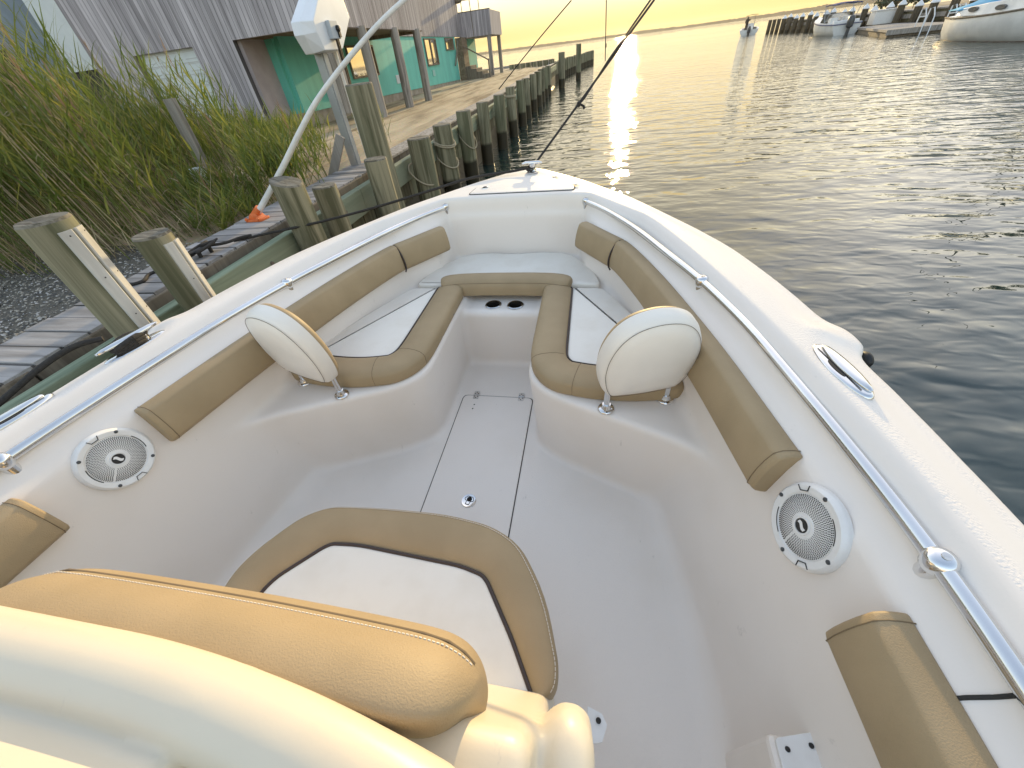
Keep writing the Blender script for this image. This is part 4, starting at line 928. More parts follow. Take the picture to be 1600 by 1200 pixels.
# outline across y-z as seen from the water side, extruded in x
outl=[(5.20,2.29),(4.79,2.03),(4.775,1.93),(4.86,1.785),(5.26,1.785),(5.34,1.80),(5.75,2.06),(5.68,2.34),(5.40,2.42)]
fr=[(5.20,2.285),(4.86,2.025),(4.86,1.94),(4.91,1.80),(5.25,1.80),(5.30,1.81),(5.66,2.07),(5.60,2.30),(5.4,2.40)]
mb=MB(); mb.sweep([[(-2.46,y,z) for y,z in outl],[(-2.36,y,z) for y,z in outl],[(-2.25,y,z) for y,z in fr]]); obj('cover',mb,'whitebox',lf,bevel=.006)
mb=MB(); mb.box((-2.249,5.07,1.885),(-2.20,5.235,2.03)); sb_=obj('switch_box',mb,'greybox',lf,bevel=.006)
mb=MB(); mb.lathe([(.028,0),(.028,.02),(.02,.03),(.0001,.032)],Matrix.Translation((-2.20,5.195,1.965))@Matrix.Rotation(R(90),4,'Y'),14); mb.box((-2.20,5.185,1.895),(-2.182,5.222,1.965)); obj('switch_knob',mb,'black',sb_)
mb=MB(); mb.box((-2.46,5.02,.3),(-2.37,5.12,1.80)); mb.box((-2.37,5.03,.3),(-2.355,5.11,1.80)); obj('post',mb,'alu',lf,bevel=.004)
mb=MB(); mb.tube([(-2.34,5.27,.62),(-2.34,5.27,1.82)],.018,10); obj('conduit',mb,'whip',lf,smooth=60)
mb=MB(); mb.box((-2.68,5.62,1.2),(-2.56,5.80,3.3)); obj('lift_beam',mb,'greywood',lf,bevel=.006)
cb=MB()
for k,(dx,dy) in enumerate(((0,0),(.015,.02),(.02,-.015))):
    cb.tube(catmull([(-2.21+dx,5.13+dy,1.885),(-2.23+dx,5.16+dy,1.72),(-2.25,5.22+dy,1.52),(-2.28+dx,5.20+dy,1.38),(-2.26,5.30+dy*2,1.27),(-2.22,5.36+dy,1.25),(-2.25+dx,5.27,1.36),(-2.28,5.20,1.28+dy),(-2.28,5.22,1.10),(-2.3,5.24+dy,.8)],6),.008,6)
obj('cable',cb,'conduit',lf,smooth=70)

# old leaning post with a meter box in the reeds
op_=thing('weathered_post','narrow split grey post with a small white outlet box standing in the reeds','post',(-3.70,4.15,.6))
mb=MB(); rings=[]
for z in np.linspace(.4,1.585,8): rings.append([(-3.71+.045*(z-.6)+dx+.006*mnoise.noise(Vector((dx*40,dy*40,z*3))),4.15+dy,z) for dx,dy in ((-.05,-.035),(0,-.042),(.045,-.03),(.05,.03),(0,.04),(-.045,.035))])
mb.sweep(rings); obj('shaft',mb,'greywood',op_)
mb=MB(); mb.box((-3.77,4.00,.83),(-3.64,4.105,.99)); bx_=obj('outlet_box',mb,'door',op_,bevel=.006)
mb=MB(); mb.box((-3.75,3.992,.85),(-3.70,4.0,.97)); obj('box_door',mb,'greybox',bx_)

# ================================================================== THE HOUSE
XT,XB,YA=-6.53,-4.79,9.6
hs=thing('raised_house','grey weathered board house with teal ground floor raised on pillars by the water','house',(-7,16,.64))
mb=MB(); # front block, upper floor: front face y=YA, side face x=XB
ZB=2.335
mb.box((-10.62,YA,ZB),(-6.9,YA+.12,5.2)); mb.box((-6.9,YA,ZB),(XB,YA+.12,5.2))
mb.box((-10.62,YA,.9),(-9.45,YA+.12,ZB)); mb.box((-7.92,YA,.93),(-6.90,YA+.12,ZB)); obj('front_wall',mb,'siding_x',hs)
mb=MB(); mb.box((XB-.12,YA+.121,ZB+.0),(XB,15.5,5.2)); mb.box((XT-.12,15.5,ZB+.05),(XT+.035,26.4,5.0)); obj('side_wall',mb,'siding_y',hs)
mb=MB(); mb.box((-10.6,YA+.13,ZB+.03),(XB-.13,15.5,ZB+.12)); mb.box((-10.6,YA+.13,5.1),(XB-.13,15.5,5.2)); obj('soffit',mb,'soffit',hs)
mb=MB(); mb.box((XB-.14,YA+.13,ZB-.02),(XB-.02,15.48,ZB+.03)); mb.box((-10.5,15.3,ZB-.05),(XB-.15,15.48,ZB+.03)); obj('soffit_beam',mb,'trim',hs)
mb=MB(); mb.box((-6.9,YA+.121,.93),(-6.82,10.6,ZB+.0)); obj('return_wall',mb,'pinkwall',hs)
mb=MB(); mb.sweep([[(XT-.1,y,zb),(XT,y,zb),(XT,y,ZB+.06),(XT-.1,y,ZB+.06)] for y,zb in ((10.6,.94),(15.2,.87),(25.2,.70))]); mb.box((-6.82,10.5,.94),(XT-.1,10.62,ZB)); obj('teal_wall',mb,'teal',hs)
mb=MB(); mb.box((XT-.3,10.2,.3),(XT-.02,25.2,.95)); mb.box((-10.6,YA+.03,.3),(-6.9,YA+.1,.92)); obj('foundation',mb,'block',hs)
mb=MB(); mb.box((-9.45,YA+.10,.7),(-7.92,YA+.13,ZB)); gd=obj('garage_door',mb,'door',hs)
gm=MB()
for z in np.arange(.9,ZB-.05,.2): gm.box((-9.42,YA+.095,z),(-7.95,YA+.10,z+.012))
for z in np.arange(.93,ZB-.2,.2):
    for x in np.arange(-9.38,-8.0,.36): gm.box((x,YA+.094,z+.03),(x+.28,YA+.0995,z+.04)); gm.box((x,YA+.094,z+.15),(x+.28,YA+.0995,z+.158))
obj('panel_groove',gm,'alu',gd)
mb=MB(); mb.box((-9.49,YA-.01,.9),(-9.44,YA+.1,ZB)); obj('door_frame',mb,'trim',hs)
def window(y0,y1,z0,z1,mull=0):
    mb=MB(); t=.045
    mb.box((XT+.002,y0,z0),(XT+.05,y0+t,z1)); mb.box((XT+.002,y1-t,z0),(XT+.05,y1,z1)); mb.box((XT+.002,y0+t,z1-t),(XT+.05,y1-t,z1)); mb.box((XT+.002,y0+t,z0),(XT+.05,y1-t,z0+t))
    for k in range(mull): yy=y0+(y1-y0)*(k+1)/(mull+1); mb.box((XT+.003,yy-.04,z0+t),(XT+.045,yy+.04,z1-t))
    w=obj('window',mb,'trim',hs); g=MB(); g.box((XT+.001,y0+t,z0+t),(XT+.012,y1-t,z1-t)); obj('pane',g,'glass',w)
window(20.4,21.95,1.44,2.33,1); window(23.4,24.75,1.9,2.35); window(13.55,15.35,1.42,2.17)
for y,z in ((16.9,1.22),(21.0,1.19),(12.1,1.24)):
    mb=MB(); mb.box((XT,y-.2,z-.12),(XT+.02,y+.2,z+.12)); v=obj('vent',mb,'door' if y<17 and y>13 else 'teal',hs); s=MB()
    for k in range(6): s.box((XT+.0205,y-.17,z-.1+k*.035),(XT+.023,y+.17,z-.085+k*.035))
    obj('louvre',s,'greybox',v)
for y in (11.26,13.2,14.92):
    mb=MB(); mb.tube([(-4.82,y,.4),(-4.81,y,1.5),(-4.80,y,ZB+.03)],[.125,.12,.115],12); obj('pillar',mb,'greywood',hs,smooth=50)
mb=MB(); mb.box((XT-.05,26.38,2.32),(-4.85,26.5,3.27)); mb.box((-4.97,26.51,2.32),(-4.85,29.3,3.27)); mb.box((XT-.05,26.51,2.30),(-4.97,29.3,2.36)); obj('balcony',mb,'siding_x',hs)
mb=MB(); mb.box((XT-.05,26.42,3.27),(-4.84,26.46,3.31)); 
for x in (-6.3,-5.85,-5.4): mb.box((x,26.42,3.3),(x+.03,26.45,3.72))
mb.box((-6.3,26.42,3.70),(-5.37,26.45,3.73)); mb.tube([(-5.83,26.40,3.72),(-5.80,26.38,2.2)],.02,6); obj('balcony_rail',mb,'trim',hs)
for x,y in ((-5.03,26.5),(-5.03,29.2)):
    mb=MB(); mb.box((x-.09,y-.09,.4),(x+.09,y+.09,2.32)); obj('pillar',mb,'greywood',hs)
mb=MB(); mb.box((-6.55,25.3,.6),(-6.2,26.3,ZB)); obj('stair_wall',mb,'soffit',hs)
st=MB()
for k in range(5): st.box((-6.25+.30*k,25.35,.5),(-5.95+.30*k+.02,26.7,1.20-.135*k))
so=obj('stairs',st,'trim',hs,bevel=.01)
mb=MB(); mb.tube([(-6.3,25.4,2.05),(-4.95,25.4,1.35)],.03,6); mb.tube([(-4.95,25.4,.6),(-4.95,25.4,1.4)],.04,6); obj('stair_rail',mb,'trim',so)
mb=MB(); mb.tube([(-6.45,24.4,1.3),(-6.4,25.3,2.25)],.04,6); obj('brace',mb,'trim',hs)
mb=MB(); mb.box((-6.6,26.7,.6),(-6.4,29,2.3)); obj('rear_wall',mb,'teal',hs)
mb=MB(); mb.ball((-6.4,26.2,3.72),.16,sz=(1.6,1,.7)); obj('floodlight',mb,'trim',hs,smooth=60)
# neighbours glimpsed at the upper left
nb=thing('bluegrey_house','blue-grey boarded house glimpsed above the reeds in the top left corner','house',(-16,11,.64))
mb=MB(); mb.box((-22,11.5,.6),(-13.2,18,5.)); obj('wall',mb,'bluegrey',nb)
mb=MB(); mb.box((-16.5,11.44,1.8),(-15.4,11.5,3.0)); w=obj('window',mb,'gap',nb); mb=MB(); mb.box((-16.5,11.40,1.7),(-15.4,11.44,1.8)); obj('sill',mb,'door',w)
wt=thing('white_shed','white boarded shed wall beside the grey house corner','shed',(-12.5,11,.64))
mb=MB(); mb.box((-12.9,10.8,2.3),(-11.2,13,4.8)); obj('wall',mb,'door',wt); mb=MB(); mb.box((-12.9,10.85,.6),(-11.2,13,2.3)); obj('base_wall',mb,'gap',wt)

# ================================================================== REEDS
def mkleaf(name,c1,c2,tr=.25):
    m=mat(name,c1,.6,col2=c2,nscale=3,detail=2); nt=m.node_tree; b=nt.nodes['Principled BSDF']
    t=nn(nt,'ShaderNodeBsdfTranslucent'); mx=nn(nt,'ShaderNodeMixShader'); mx.inputs[0].default_value=tr
    nt.links.new(nt.nodes[m['mix']].outputs[2],t.inputs['Color']); o=nt.nodes['Material Output']
    nt.links.new(b.outputs[0],mx.inputs[1]); nt.links.new(t.outputs[0],mx.inputs[2]); nt.links.new(mx.outputs[0],o.inputs[0]); return m
M['reed_a']=mkleaf('reed_leaf',(.19,.235,.045),(.11,.155,.03),.42); M['reed_b']=mkleaf('reed_leaf_light',(.31,.31,.07),(.20,.225,.05),.48)
M['reed_dry']=mkleaf('reed_dry',(.46,.37,.22),(.28,.22,.13),.25); M['plume']=mkleaf('reed_plume',(.34,.22,.12),(.22,.15,.09),.3)
def blade(mb,base,dirv,L,w,droop,mi,side=None):
    d=Vector(dirv).normalized(); s=d.cross(Vector((0,0,1))); s = s.normalized() if s.length>1e-3 else Vector((1,0,0))
    if side is not None: s=side
    vs=[]; p=Vector(base); n=4
    for k in range(n+1):
        t=k/n; ww=w*(1-t)**.7*(.55+.45*min(1,t*4)); vs += [p-s*ww*.5,p+s*ww*.5]
        d=(d+Vector((0,0,-droop*(.3+t)))).normalized(); p=p+d*(L/n)
    mb.add(vs,[(2*k,2*k+1,2*k+3,2*k+2) for k in range(n)],mi)
def reed(mb,x,y,z,h,dry=False,plume=False,lean=None):
    a=random.random()*6.28; l=random.uniform(.03,.13) if lean is None else lean
    top=Vector((x+math.cos(a)*l*h-.14*h,y+math.sin(a)*l*h-.07*h,z+h)); b=Vector((x,y,z)); r=random.uniform(.0025,.0042)*(1.35 if dry else 1)
    mid=b.lerp(top,.5)+Vector((random.uniform(-.02,.02),random.uniform(-.02,.02),0))
    mb.tube([b,mid,top],[r,r*.8,r*.35],4,2 if dry else 0,cap=False)
    if not dry:
        n=random.randint(6,9)
        for k in range(n):
            t=.30+.70*(k+random.random()*.5)/n; p=b.lerp(top,min(t,1)); an=a+k*2.6+random.uniform(-.5,.5)
            el=random.uniform(.9,1.8)*(.7+t*.6); L=random.uniform(.26,.46)*(.65+.35*min(1,h/1.4))*(1.15-.35*t)
            blade(mb,p,(math.cos(an),math.sin(an),el),L,random.uniform(.013,.024),random.uniform(.05,.28),random.choice((0,0,1)))
    else:
        for k in range(random.randint(0,3)):
            p=b.lerp(top,random.uniform(.3,.9)); an=random.random()*6.28; blade(mb,p,(math.cos(an),math.sin(an),.6),random.uniform(.15,.3),.012,.5,2)
    if plume:
        for k in range(16):
            p=top+Vector((0,0,-.16+.02*k)); an=random.random()*6.28; blade(mb,p,(math.cos(an)*.35-.2,math.sin(an)*.35,1.2),random.uniform(.06,.13),.009,.12,3)
def hreed(x,y):
    h=float(np.interp(y,[3.2,4,5,6,7,8.5],[1.62,1.42,1.18,.90,.62,.34]))*(1+.14*mnoise.noise(Vector((x*.9,y*.9,0))))
    if x>-3.35: h*=.30+.70*max(0,min(1,(-2.55-x)/.8))
    return max(.35,h)
rb=MB(); cnt=0
while cnt<3500:
    x=-2.62-6.2*random.random()**1.25; y=random.uniform(2.15,8.8)
    if y<2.15+.55*max(0,min(1,(x+3.6)/.9)): continue
    if y<2.9 and x>-2.95: continue
    # clearer towards the house yard
    if y>5.0 and x>-4.6-.25*(y-5.0): continue
    sx,sy=-2.6+3.71,3.05-4.15; tt=max(0,min(1,((x+3.71)*sx+(y-4.15)*sy)/(sx*sx+sy*sy)))
    h=hreed(x,y)*random.uniform(.72,1.08)
    if math.hypot(x+3.71-sx*tt,y-4.15-sy*tt)<(.42 if tt<.6 else .3): h*=.2 if random.random()<.85 else .4
    k=random.random(); dry=k<.30
    if x>-3.75 and y>4.2 and random.random()<.62: continue
    if x>-3.75 and y>4.2: h*=.85
    reed(rb,x,y,.62,h*(1.0 if not dry else 1.02),dry,plume=(k>.975 or (dry and k<.03))); cnt+=1
for i in range(700):   # dead stalks and litter low down along the front edge
    x=-2.65-2.6*random.random(); y=random.uniform(2.05,3.3)
    if y<2.0+.6*max(0,min(1,(x+3.6)/.9)): continue
    an=random.random()*6.28; blade(rb,(x,y,.64+random.random()*.12),(math.cos(an),math.sin(an),random.uniform(.05,1.4)),random.uniform(.2,.6),.008,random.uniform(0,.3),2)
tag(obj('reeds',rb,['reed_a','reed_b','reed_dry','plume'],loc=(-4,4,.62),recalc=False),'dense tall green reeds with dry straw stalks behind the walkway','reeds',kind='stuff')
def clump(x,y,n,h,rx,ry,label):
    mb=MB()
    for i in range(n): reed(mb,x+random.gauss(0,rx),y+random.gauss(0,ry),.64,h*random.uniform(.6,1.1),random.random()<.1,lean=random.uniform(.05,.35))
    tag(obj('reed_clump',mb,['reed_a','reed_b','reed_dry','plume'],loc=(x,y,.64),recalc=False),label,'plant','reed clumps on the bank')
clump(-2.82,4.15,52,.50,.22,.22,'bushy bright green reed clump between the white whip pole and the lift post')
clump(-3.5,5.6,40,.62,.2,.2,'reed clump in front of the teal wall left of the white pole')
clump(-2.75,6.6,12,.42,.10,.16,'small sparse green reed sprouts on the sandy track right of the tallest piling')
clump(-4.3,7.0,26,.5,.16,.16,'thin reed clump at the foot of the grey garage wall')
# leaning broken board in the clump
mb=MB(); mb.box((-.05,-.012,0),(.05,.012,.55),mtx=Matrix.Translation((-2.62,4.75,.62))@Matrix.Rotation(R(35),4,'Y')); tag(obj('broken_board',mb,'greywood',loc=(-2.62,4.75,.62)),'short broken grey board leaning among the bright reed clump','board')

# ================================================================== THE MARINA ACROSS THE WATER
cap_m=mat('white_pile_cap',(.8,.8,.8),.5)
M['cap']=cap_m
mw=thing('marina_bulkhead','dark timber bulkhead wall behind the white-capped dock piles across the water','bulkhead',(25.4,50,WL))
mb=MB(); mb.box((25.0,26,-1.2),(25.4,76,.75)); obj('sheet_wall',mb,'sheet',mw); mb=MB(); mb.box((24.85,26,.35),(24.99,76,.6)); mb.box((24.9,26,.76),(27.5,76,.84)); obj('wale',mb,'greywood',mw)
proto=None; yy=74.5; i=0
pl=['first','second','third','fourth','fifth','sixth','seventh','eighth','ninth','tenth','eleventh','twelfth','thirteenth','fourteenth','fifteenth','sixteenth','seventeenth','eighteenth','nineteenth','twentieth','twenty-first','twenty-second','twenty-third','twenty-fourth']
while yy>27 and i<24:
    h=1.05+.12*math.sin(i*2.1)
    if proto is None:
        o=thing('capped_piling','','piling',(24.6,yy,WL),'white-capped piles across the water'); 
        mb=MB(); mb.tube([(24.6,yy,-1.2),(24.6,yy,1.15)],[.27,.25],10); obj('shaft',mb,'pile_dark',o,smooth=50)
        mb=MB(); mb.lathe([(.29,1.12),(.29,1.17),(.0001,1.5)],Matrix.Translation((24.6,yy,0)),12); obj('cap',mb,'cap',o,smooth=30); proto=o
    else: o=copy_tree(proto)
    o.location=(24.6+.1*math.sin(i*3.3),yy,WL+.1*math.sin(i*2.1)); o['label']='white-capped dark piling across the water, %s from the far end of its row'%pl[i]
    i+=1; yy-=2.05
# dark unlit piles at the far end
for k in range(6):
    mb=MB(); mb.tube([(25.2-.15*k,76+1.3*k-3,-1.2),(25.2-.15*k,76+1.3*k-3,1.15)],.24,8); tag(obj('wood_piling',mb,'pile_dark',smooth=50,loc=(25.2-.15*k,73+1.3*k,WL)),'dark bare piling in the cluster off the far marina corner','piling','bare piles at the far marina corner')
# shore trees behind the marina
M['leafdark']=mkleaf('tree_leaf',(.06,.075,.03),(.035,.05,.02),.2)
def bush(x,y,z,r,h,label,n=700):
    mb=MB(); o=thing('tree',label,'tree',(x,y,z),'dark trees behind the marina'); mb.tube([(x,y,z),(x+.1,y,z+h*.5),(x,y+.1,z+h*.8)],[.16,.12,.05],6); obj('trunk',mb,'trim',o)
    c=MB(); cl=[(random.gauss(0,.5),random.gauss(0,.5),random.uniform(.35,1.)) for _ in range(14)]
    for i in range(n):
        q=random.choice(cl); p=Vector((x+r*(q[0]+random.gauss(0,.18)),y+r*(q[1]+random.gauss(0,.18)),z+h*min(1.05,q[2]+random.gauss(0,.08))))
        e=Vector((random.gauss(0,1),random.gauss(0,1),random.gauss(0,1))).normalized()*.22; f=e.orthogonal().normalized()*.14; c.add([p-e,p-f,p+e,p+f],[(0,1,2,3)])
    obj('crown',c,'leafdark',o)
bush(31,62,.6,2.2,2.0,'low dark tree behind the motor boat windscreen across the water'); bush(32,52,.6,2.4,2.1,'broad dark tree behind the middle capped piles across the water'); bush(34,44,.6,2.4,2.2,'dark tree nearest the sailboat across the water')
for k,(x,y,r_,h_) in enumerate(((33,37,2.6,7.5),(30.5,30,2.4,6.5),(36,47,3.,8.),(31,24,2.6,7.),(38,58,3.,7.))):
    bush(x,y,.6,r_,h_,'tall dark tree standing behind the marina, %s from the right end of its row'%('third','second','fourth','','fifth')[k] if k!=3 else 'tall dark tree standing behind the marina, rightmost of its row',1500)
# mud bank under the trees
mb=MB(); mb.prism([(25.4,20),(90,20),(90,90),(27,78),(25.4,76)],-1.2,.70); struct(obj('ground',mb,'sand'))
def hullmesh(L,B,H,sheer=.25,bowrake=.5,trans=.82,flare=.75,ns=14):
    """open boat hull along +y (bow), stern at y=0, waterline z=0"""
    rings=[]
    for i in range(ns+1):
        t=i/ns; w=B/2*(trans+(1-trans)*math.sin(min(1,t*2.2)*math.pi/2))*(1-max(0,(t-.42)/.58)**2.3); w=max(w,.015); z=H+sheer*t*t; y=L*t
        yr=y+bowrake*max(0,t-.6)/.4*1.
        rings.append([(-w,yr,z),(-w*(flare+.2),y+.6*(yr-y),z*.5),(-w*flare,y,0),(-w*.4*(1-t*.5),y-.1*t,-.25),(0,y-.15*t,-.35),(w*.4*(1-t*.5),y-.1*t,-.25),(w*flare,y,0),(w*(flare+.2),y+.6*(yr-y),z*.5),(w,yr,z)])
    return rings
def place(mb,loc,rz,heel=0):
    m=Matrix.Translation(loc)@Matrix.Rotation(rz,4,'Z')@Matrix.Rotation(heel,4,'Y'); mb.v=[tuple(m@Vector(v)) for v in mb.v]; return mb
# motor boat moored stern-on
L0=Vector((21.3,48.6,WL)); RZ=R(-2); SC=1.12
b2=thing('motor_boat','white motor boat with raised dark bimini and grey outboard moored across the water','boat',tuple(L0))
def P2(mb): return place(mb,L0,RZ)
mb=MB(); rg=hullmesh(6.4,2.55,.78,.42); mb.sweep(rg,closed=False); mb.add(rg[0],[tuple(range(9))]); obj('hull',P2(mb),'sail_hull',b2,smooth=40)
mb=MB(); mb.sweep([[ (r[0][0]*.8,r[0][1],r[0][2]-.25),(r[-1][0]*.8,r[-1][1],r[-1][2]-.25)] for r in rg[:7]],closed=False); mb.sweep([[(r[0][0],r[0][1],r[0][2]),(0,r[0][1],r[0][2]+.1),(r[-1][0],r[-1][1],r[-1][2])] for r in rg[7:]],closed=False)
for s in(0,-1): mb.sweep([[(r[s][0],r[s][1],r[s][2]),(r[s][0]*.8,r[s][1],r[s][2]+.01),(r[s][0]*.8,r[s][1],r[s][2]-.25)] for r in rg[:8]],closed=False)
obj('deck',P2(mb),'plastic',b2)
mb=MB(); mb.tube([(r[0][0]*1.01,r[0][1],r[0][2]-.08) for r in rg],.03,6); mb.tube([(r[-1][0]*1.01,r[-1][1],r[-1][2]-.08) for r in rg],.03,6); mb.tube([(-1.07,-.02,.7),(1.07,-.02,.7)],.03,6); obj('rub_rail',P2(mb),'navy',b2)
mb=MB(); mb.sweep([[(x,3.4-.25*abs(x)**2,.85),(x*.9,3.1-.25*abs(x)**2,1.42)] for x in np.linspace(-1.1,1.1,9)],closed=False); ws=obj('windscreen',P2(mb),mat('windscreen_glass',(.55,.55,.5),.1,0,trans=.6),b2); 
mb=MB(); mb.tube([(x*.9,3.1-.25*abs(x)**2,1.43) for x in np.linspace(-1.1,1.1,9)],.025,6); obj('frame',P2(mb),'alu',ws)
mb=MB(); mb.box((-.9,1.3,.55),(-.35,1.9,1.15)); mb.box((.35,1.3,.55),(.9,1.9,1.15)); mb.box((-.95,.35,.55),(.95,.7,.95)); mb.box((.3,2.2,.6),(.95,2.7,1.2)); obj('seats',P2(mb),'plastic',b2,bevel=.05)
mb=MB(); 
for x in(-1.1,1.1):
    mb.tube([(x*.95,1.2,1.95),(x,2.0,.8),(x*.95,2.9,1.95)],.025,6)
mb.tube([(-1.045,1.2,1.95),(1.045,1.2,1.95)],.025,6)
bf=obj('bimini_frame',P2(mb),'alu',b2); mb=MB(); mb.sweep([[(x,y,1.98+.12*math.cos(x*1.2)+.03*math.sin(y*4)) for x in np.linspace(-1.05,1.05,7)] for y in np.linspace(1.1,3.0,5)],closed=False); bo=obj('bimini',P2(mb),'navy',b2); 
sm_=bo.modifiers.new('thick','SOLIDIFY'); sm_.thickness=.05
mb=MB(); mb.sweep([[(.05+a*.24,-.32+c*.30,z) for a,c in [(math.cos(t)*k,math.sin(t)*k) for t in np.linspace(0,2*math.pi,12,endpoint=False)]] for z,k in ((.42,.5),(.5,.95),(.85,1.05),(1.12,.95),(1.22,.5))]); ob=obj('outboard',P2(mb),'outboard',b2,smooth=50)
mb=MB(); mb.box((-.03,-.46,-.4),(.13,-.16,.45)); mb.box((-.15,-.55,-.12),(.25,-.1,-.08)); obj('lower_unit',P2(mb),'outboard',ob,bevel=.02)
mb=MB(); mb.tube([(-.9,5.8,1.2),(-.5,6.3,1.55),(0,6.75,1.6),(.5,6.3,1.55),(.9,5.8,1.2)],.02,6); mb.tube([(1.15,1.0,.8),(1.16,1.0,2.6)],.015,5); obj('bow_rail',P2(mb),'alu',b2)
# floating dock with swim ladders
fd=thing('floating_dock','low plank floating dock with two white ladder hoops between the motor boat and sailboat','dock',(21.4,42,WL))
mb=MB(); poly=[(19.0,37.4),(21.9,48.0),(24.3,47.2),(22.9,36.6)]; mb.prism(poly,.02,.14); obj('deck',mb,'greywood',fd); mb=MB(); mb.prism(inset(poly,.1),-.5,.02); obj('float',mb,'trim',fd)
mb=MB(); mb.prism([(p[0]*1.0+ (0),p[1]-.0) for p in [(18.96,37.34),(22.94,36.5),(22.9,36.59),(19.0,37.43)]],-.12,.13); obj('edge_board',mb,'greywood',fd)
for x in (20.6,22.2):
    mb=MB()
    for dx in(0,.45): mb.tube([(x+dx,37.6,.14),(x+dx+.02,37.6,.95),(x+dx+.05,37.3,.98),(x+dx+.05,36.95,.6),(x+dx+.05,36.85,-.3)],.035,6)
    mb.tube([(x,37.6,.6),(x+.45,37.6,.6)],.03,6); obj('ladder_hoop',mb,'cap',fd,smooth=60)
bxo=thing('dock_box','white storage box standing on the far dock beside the capped piles','box',(24.2,49.5,.1)); mb=MB(); mb.prism([(23.2,48.6),(25.0,48.2),(25.1,49.4),(23.3,49.8)],.14,1.0); obj('body',mb,'plastic',bxo,bevel=.04); mb=MB(); mb.prism([(23.15,48.55),(25.05,48.15),(25.15,49.45),(23.25,49.85)],1.0,1.07); obj('lid',mb,'plastic',bxo)
# white sailboat with blue sail cover
L1=Vector((18.95,30.9,WL)); RZ1=R(180+2)
sbt=thing('sailboat','large white sailboat hull with blue canvas cover moored at the right edge','sailboat',tuple(L1))
def P3(mb): return place(mb,L1,RZ1)
def shull(k=1.):
    rg=[]
    for i in range(17):
        t=i/16; y=9.2*t; w=1.55*(.62+.38*math.sin(min(1,t*2)*math.pi/2))*(1-max(0,(t-.5)/.5)**2.4)*(1-.35*max(0,1-t*7)); w=max(w,.02); z=.80+.18*(2*t-.6)**2+ .25*t
        rg.append([(-w,y-.1*(1-min(1,t*6)),z),(-w*1.02,y,z*.72),(-w*.95,y,z*.35),(-w*.80,y+.12,0),(-w*.3,y+.3,-.4),(w*.3,y+.3,-.4),(w*.80,y+.12,0),(w*.95,y,z*.35),(w*1.02,y,z*.72),(w,y-.1*(1-min(1,t*6)),z)])
    return rg
rg=shull(); mb=MB(); mb.sweep(rg,closed=False); mb.add(rg[0],[tuple(range(10))]); hl_=obj('hull',P3(mb),'sail_hull',sbt,smooth=50)
mb=MB(); mb.sweep([[(r[3][0]*1.012,r[3][1],.10),(r[3][0]*1.0,r[3][1],-.05),(r[4][0],r[4][1]-.02,-.42)] for r in rg],closed=False); mb.sweep([[(r[6][0]*1.012,r[6][1],.10),(r[6][0]*1.0,r[6][1],-.05),(r[5][0],r[5][1]-.02,-.42)] for r in rg],closed=False); obj('bottom_paint',P3(mb),'redboot',sbt)
mb=MB(); mb.sweep([[(r[0][0],r[0][1],r[0][2]),(0,r[0][1],r[0][2]+.06),(r[-1][0],r[-1][1],r[-1][2])] for r in rg],closed=False); obj('deck',P3(mb),'sail_hull',sbt)
mb=MB()
for s in(0,-1): mb.tube([(r[s][0]*1.01,r[s][1],r[s][2]) for r in rg],.04,6)
obj('rub_rail',P3(mb),'trim',sbt)
mb=MB(); mb.sweep([[(-w,y,.9),(-w*.92,y,z),(w*.92,y,z),(w,y,.9)] for y,w,z in ((1.1,.95,1.15),(1.5,1.05,1.2),(3,1.12,1.32),(5.5,1.0,1.45),(7,.5,1.35))]); cab=obj('cabin',P3(mb),'sail_hull',sbt,bevel=.04)
for y in (2.3,3.9):
    for s in (1,-1):
        q=MB(); q.sweep([[(s*(1.09+d),y+.28*k*math.cos(a),1.13+.09*k*math.sin(a)) for a in np.linspace(0,2*math.pi,14,endpoint=False)] for d,k in ((-.05,1.),(.035,1.),(.037,.75))]); obj('port_light',P3(q),'outboard',cab)
mb=MB(); mb.sweep([[(x,y,1.15+zt*(1-abs(x/1.0)**1.6)+.05*mnoise.noise(Vector((x*3,y*2,1)))) for x in np.linspace(-1.0,1.0,9)] for y,zt in ((.5,.12),(1.2,.35),(2.2,.62),(3.0,.85),(3.3,.8))],closed=False); cv=obj('cockpit_cover',P3(mb),'blue',sbt,smooth=60); q=cv.modifiers.new('thick','SOLIDIFY'); q.thickness=.03
mb=MB(); mb.tube([(0,1.4,2.05),(0,4.5,2.1),(0,8.0,2.05)],[.11,.15,.1],10); obj('boom_cover',P3(mb),'navy',sbt,smooth=60)
mb=MB(); mb.tube([(0,7.6,1.2),(0,7.6,9.5)],.07,10); obj('mast',P3(mb),'trim',sbt,smooth=60)
# small boat under way with a helmsman
L2=Vector((22.4,81.5,WL)); RZ2=R(-16)
b3=thing('small_fishing_boat','small white open boat seen from astern motoring away down the channel','boat',tuple(L2))
def P4(mb): return place(mb,L2,RZ2)
mb=MB(); rg=hullmesh(6.,2.55,.62,.35,trans=.93); mb.sweep(rg,closed=False); mb.add(rg[0],[tuple(range(9))]); obj('hull',P4(mb),'sail_hull',b3,smooth=40)
mb=MB()
for s in(0,-1): mb.sweep([[(r[s][0],r[s][1],r[s][2]),(r[s][0]*.82,r[s][1],r[s][2]+.01),(r[s][0]*.82,r[s][1],r[s][2]-.3)] for r in rg[:11]],closed=False)
mb.sweep([[(r[0][0]*.82,r[0][1],.3),(r[-1][0]*.82,r[-1][1],.3)] for r in rg[:11]],closed=False); mb.sweep([[(r[0][0],r[0][1],r[0][2]),(0,r[0][1],r[0][2]+.05),(r[-1][0],r[-1][1],r[-1][2])] for r in rg[10:]],closed=False); obj('deck',P4(mb),'plastic',b3)
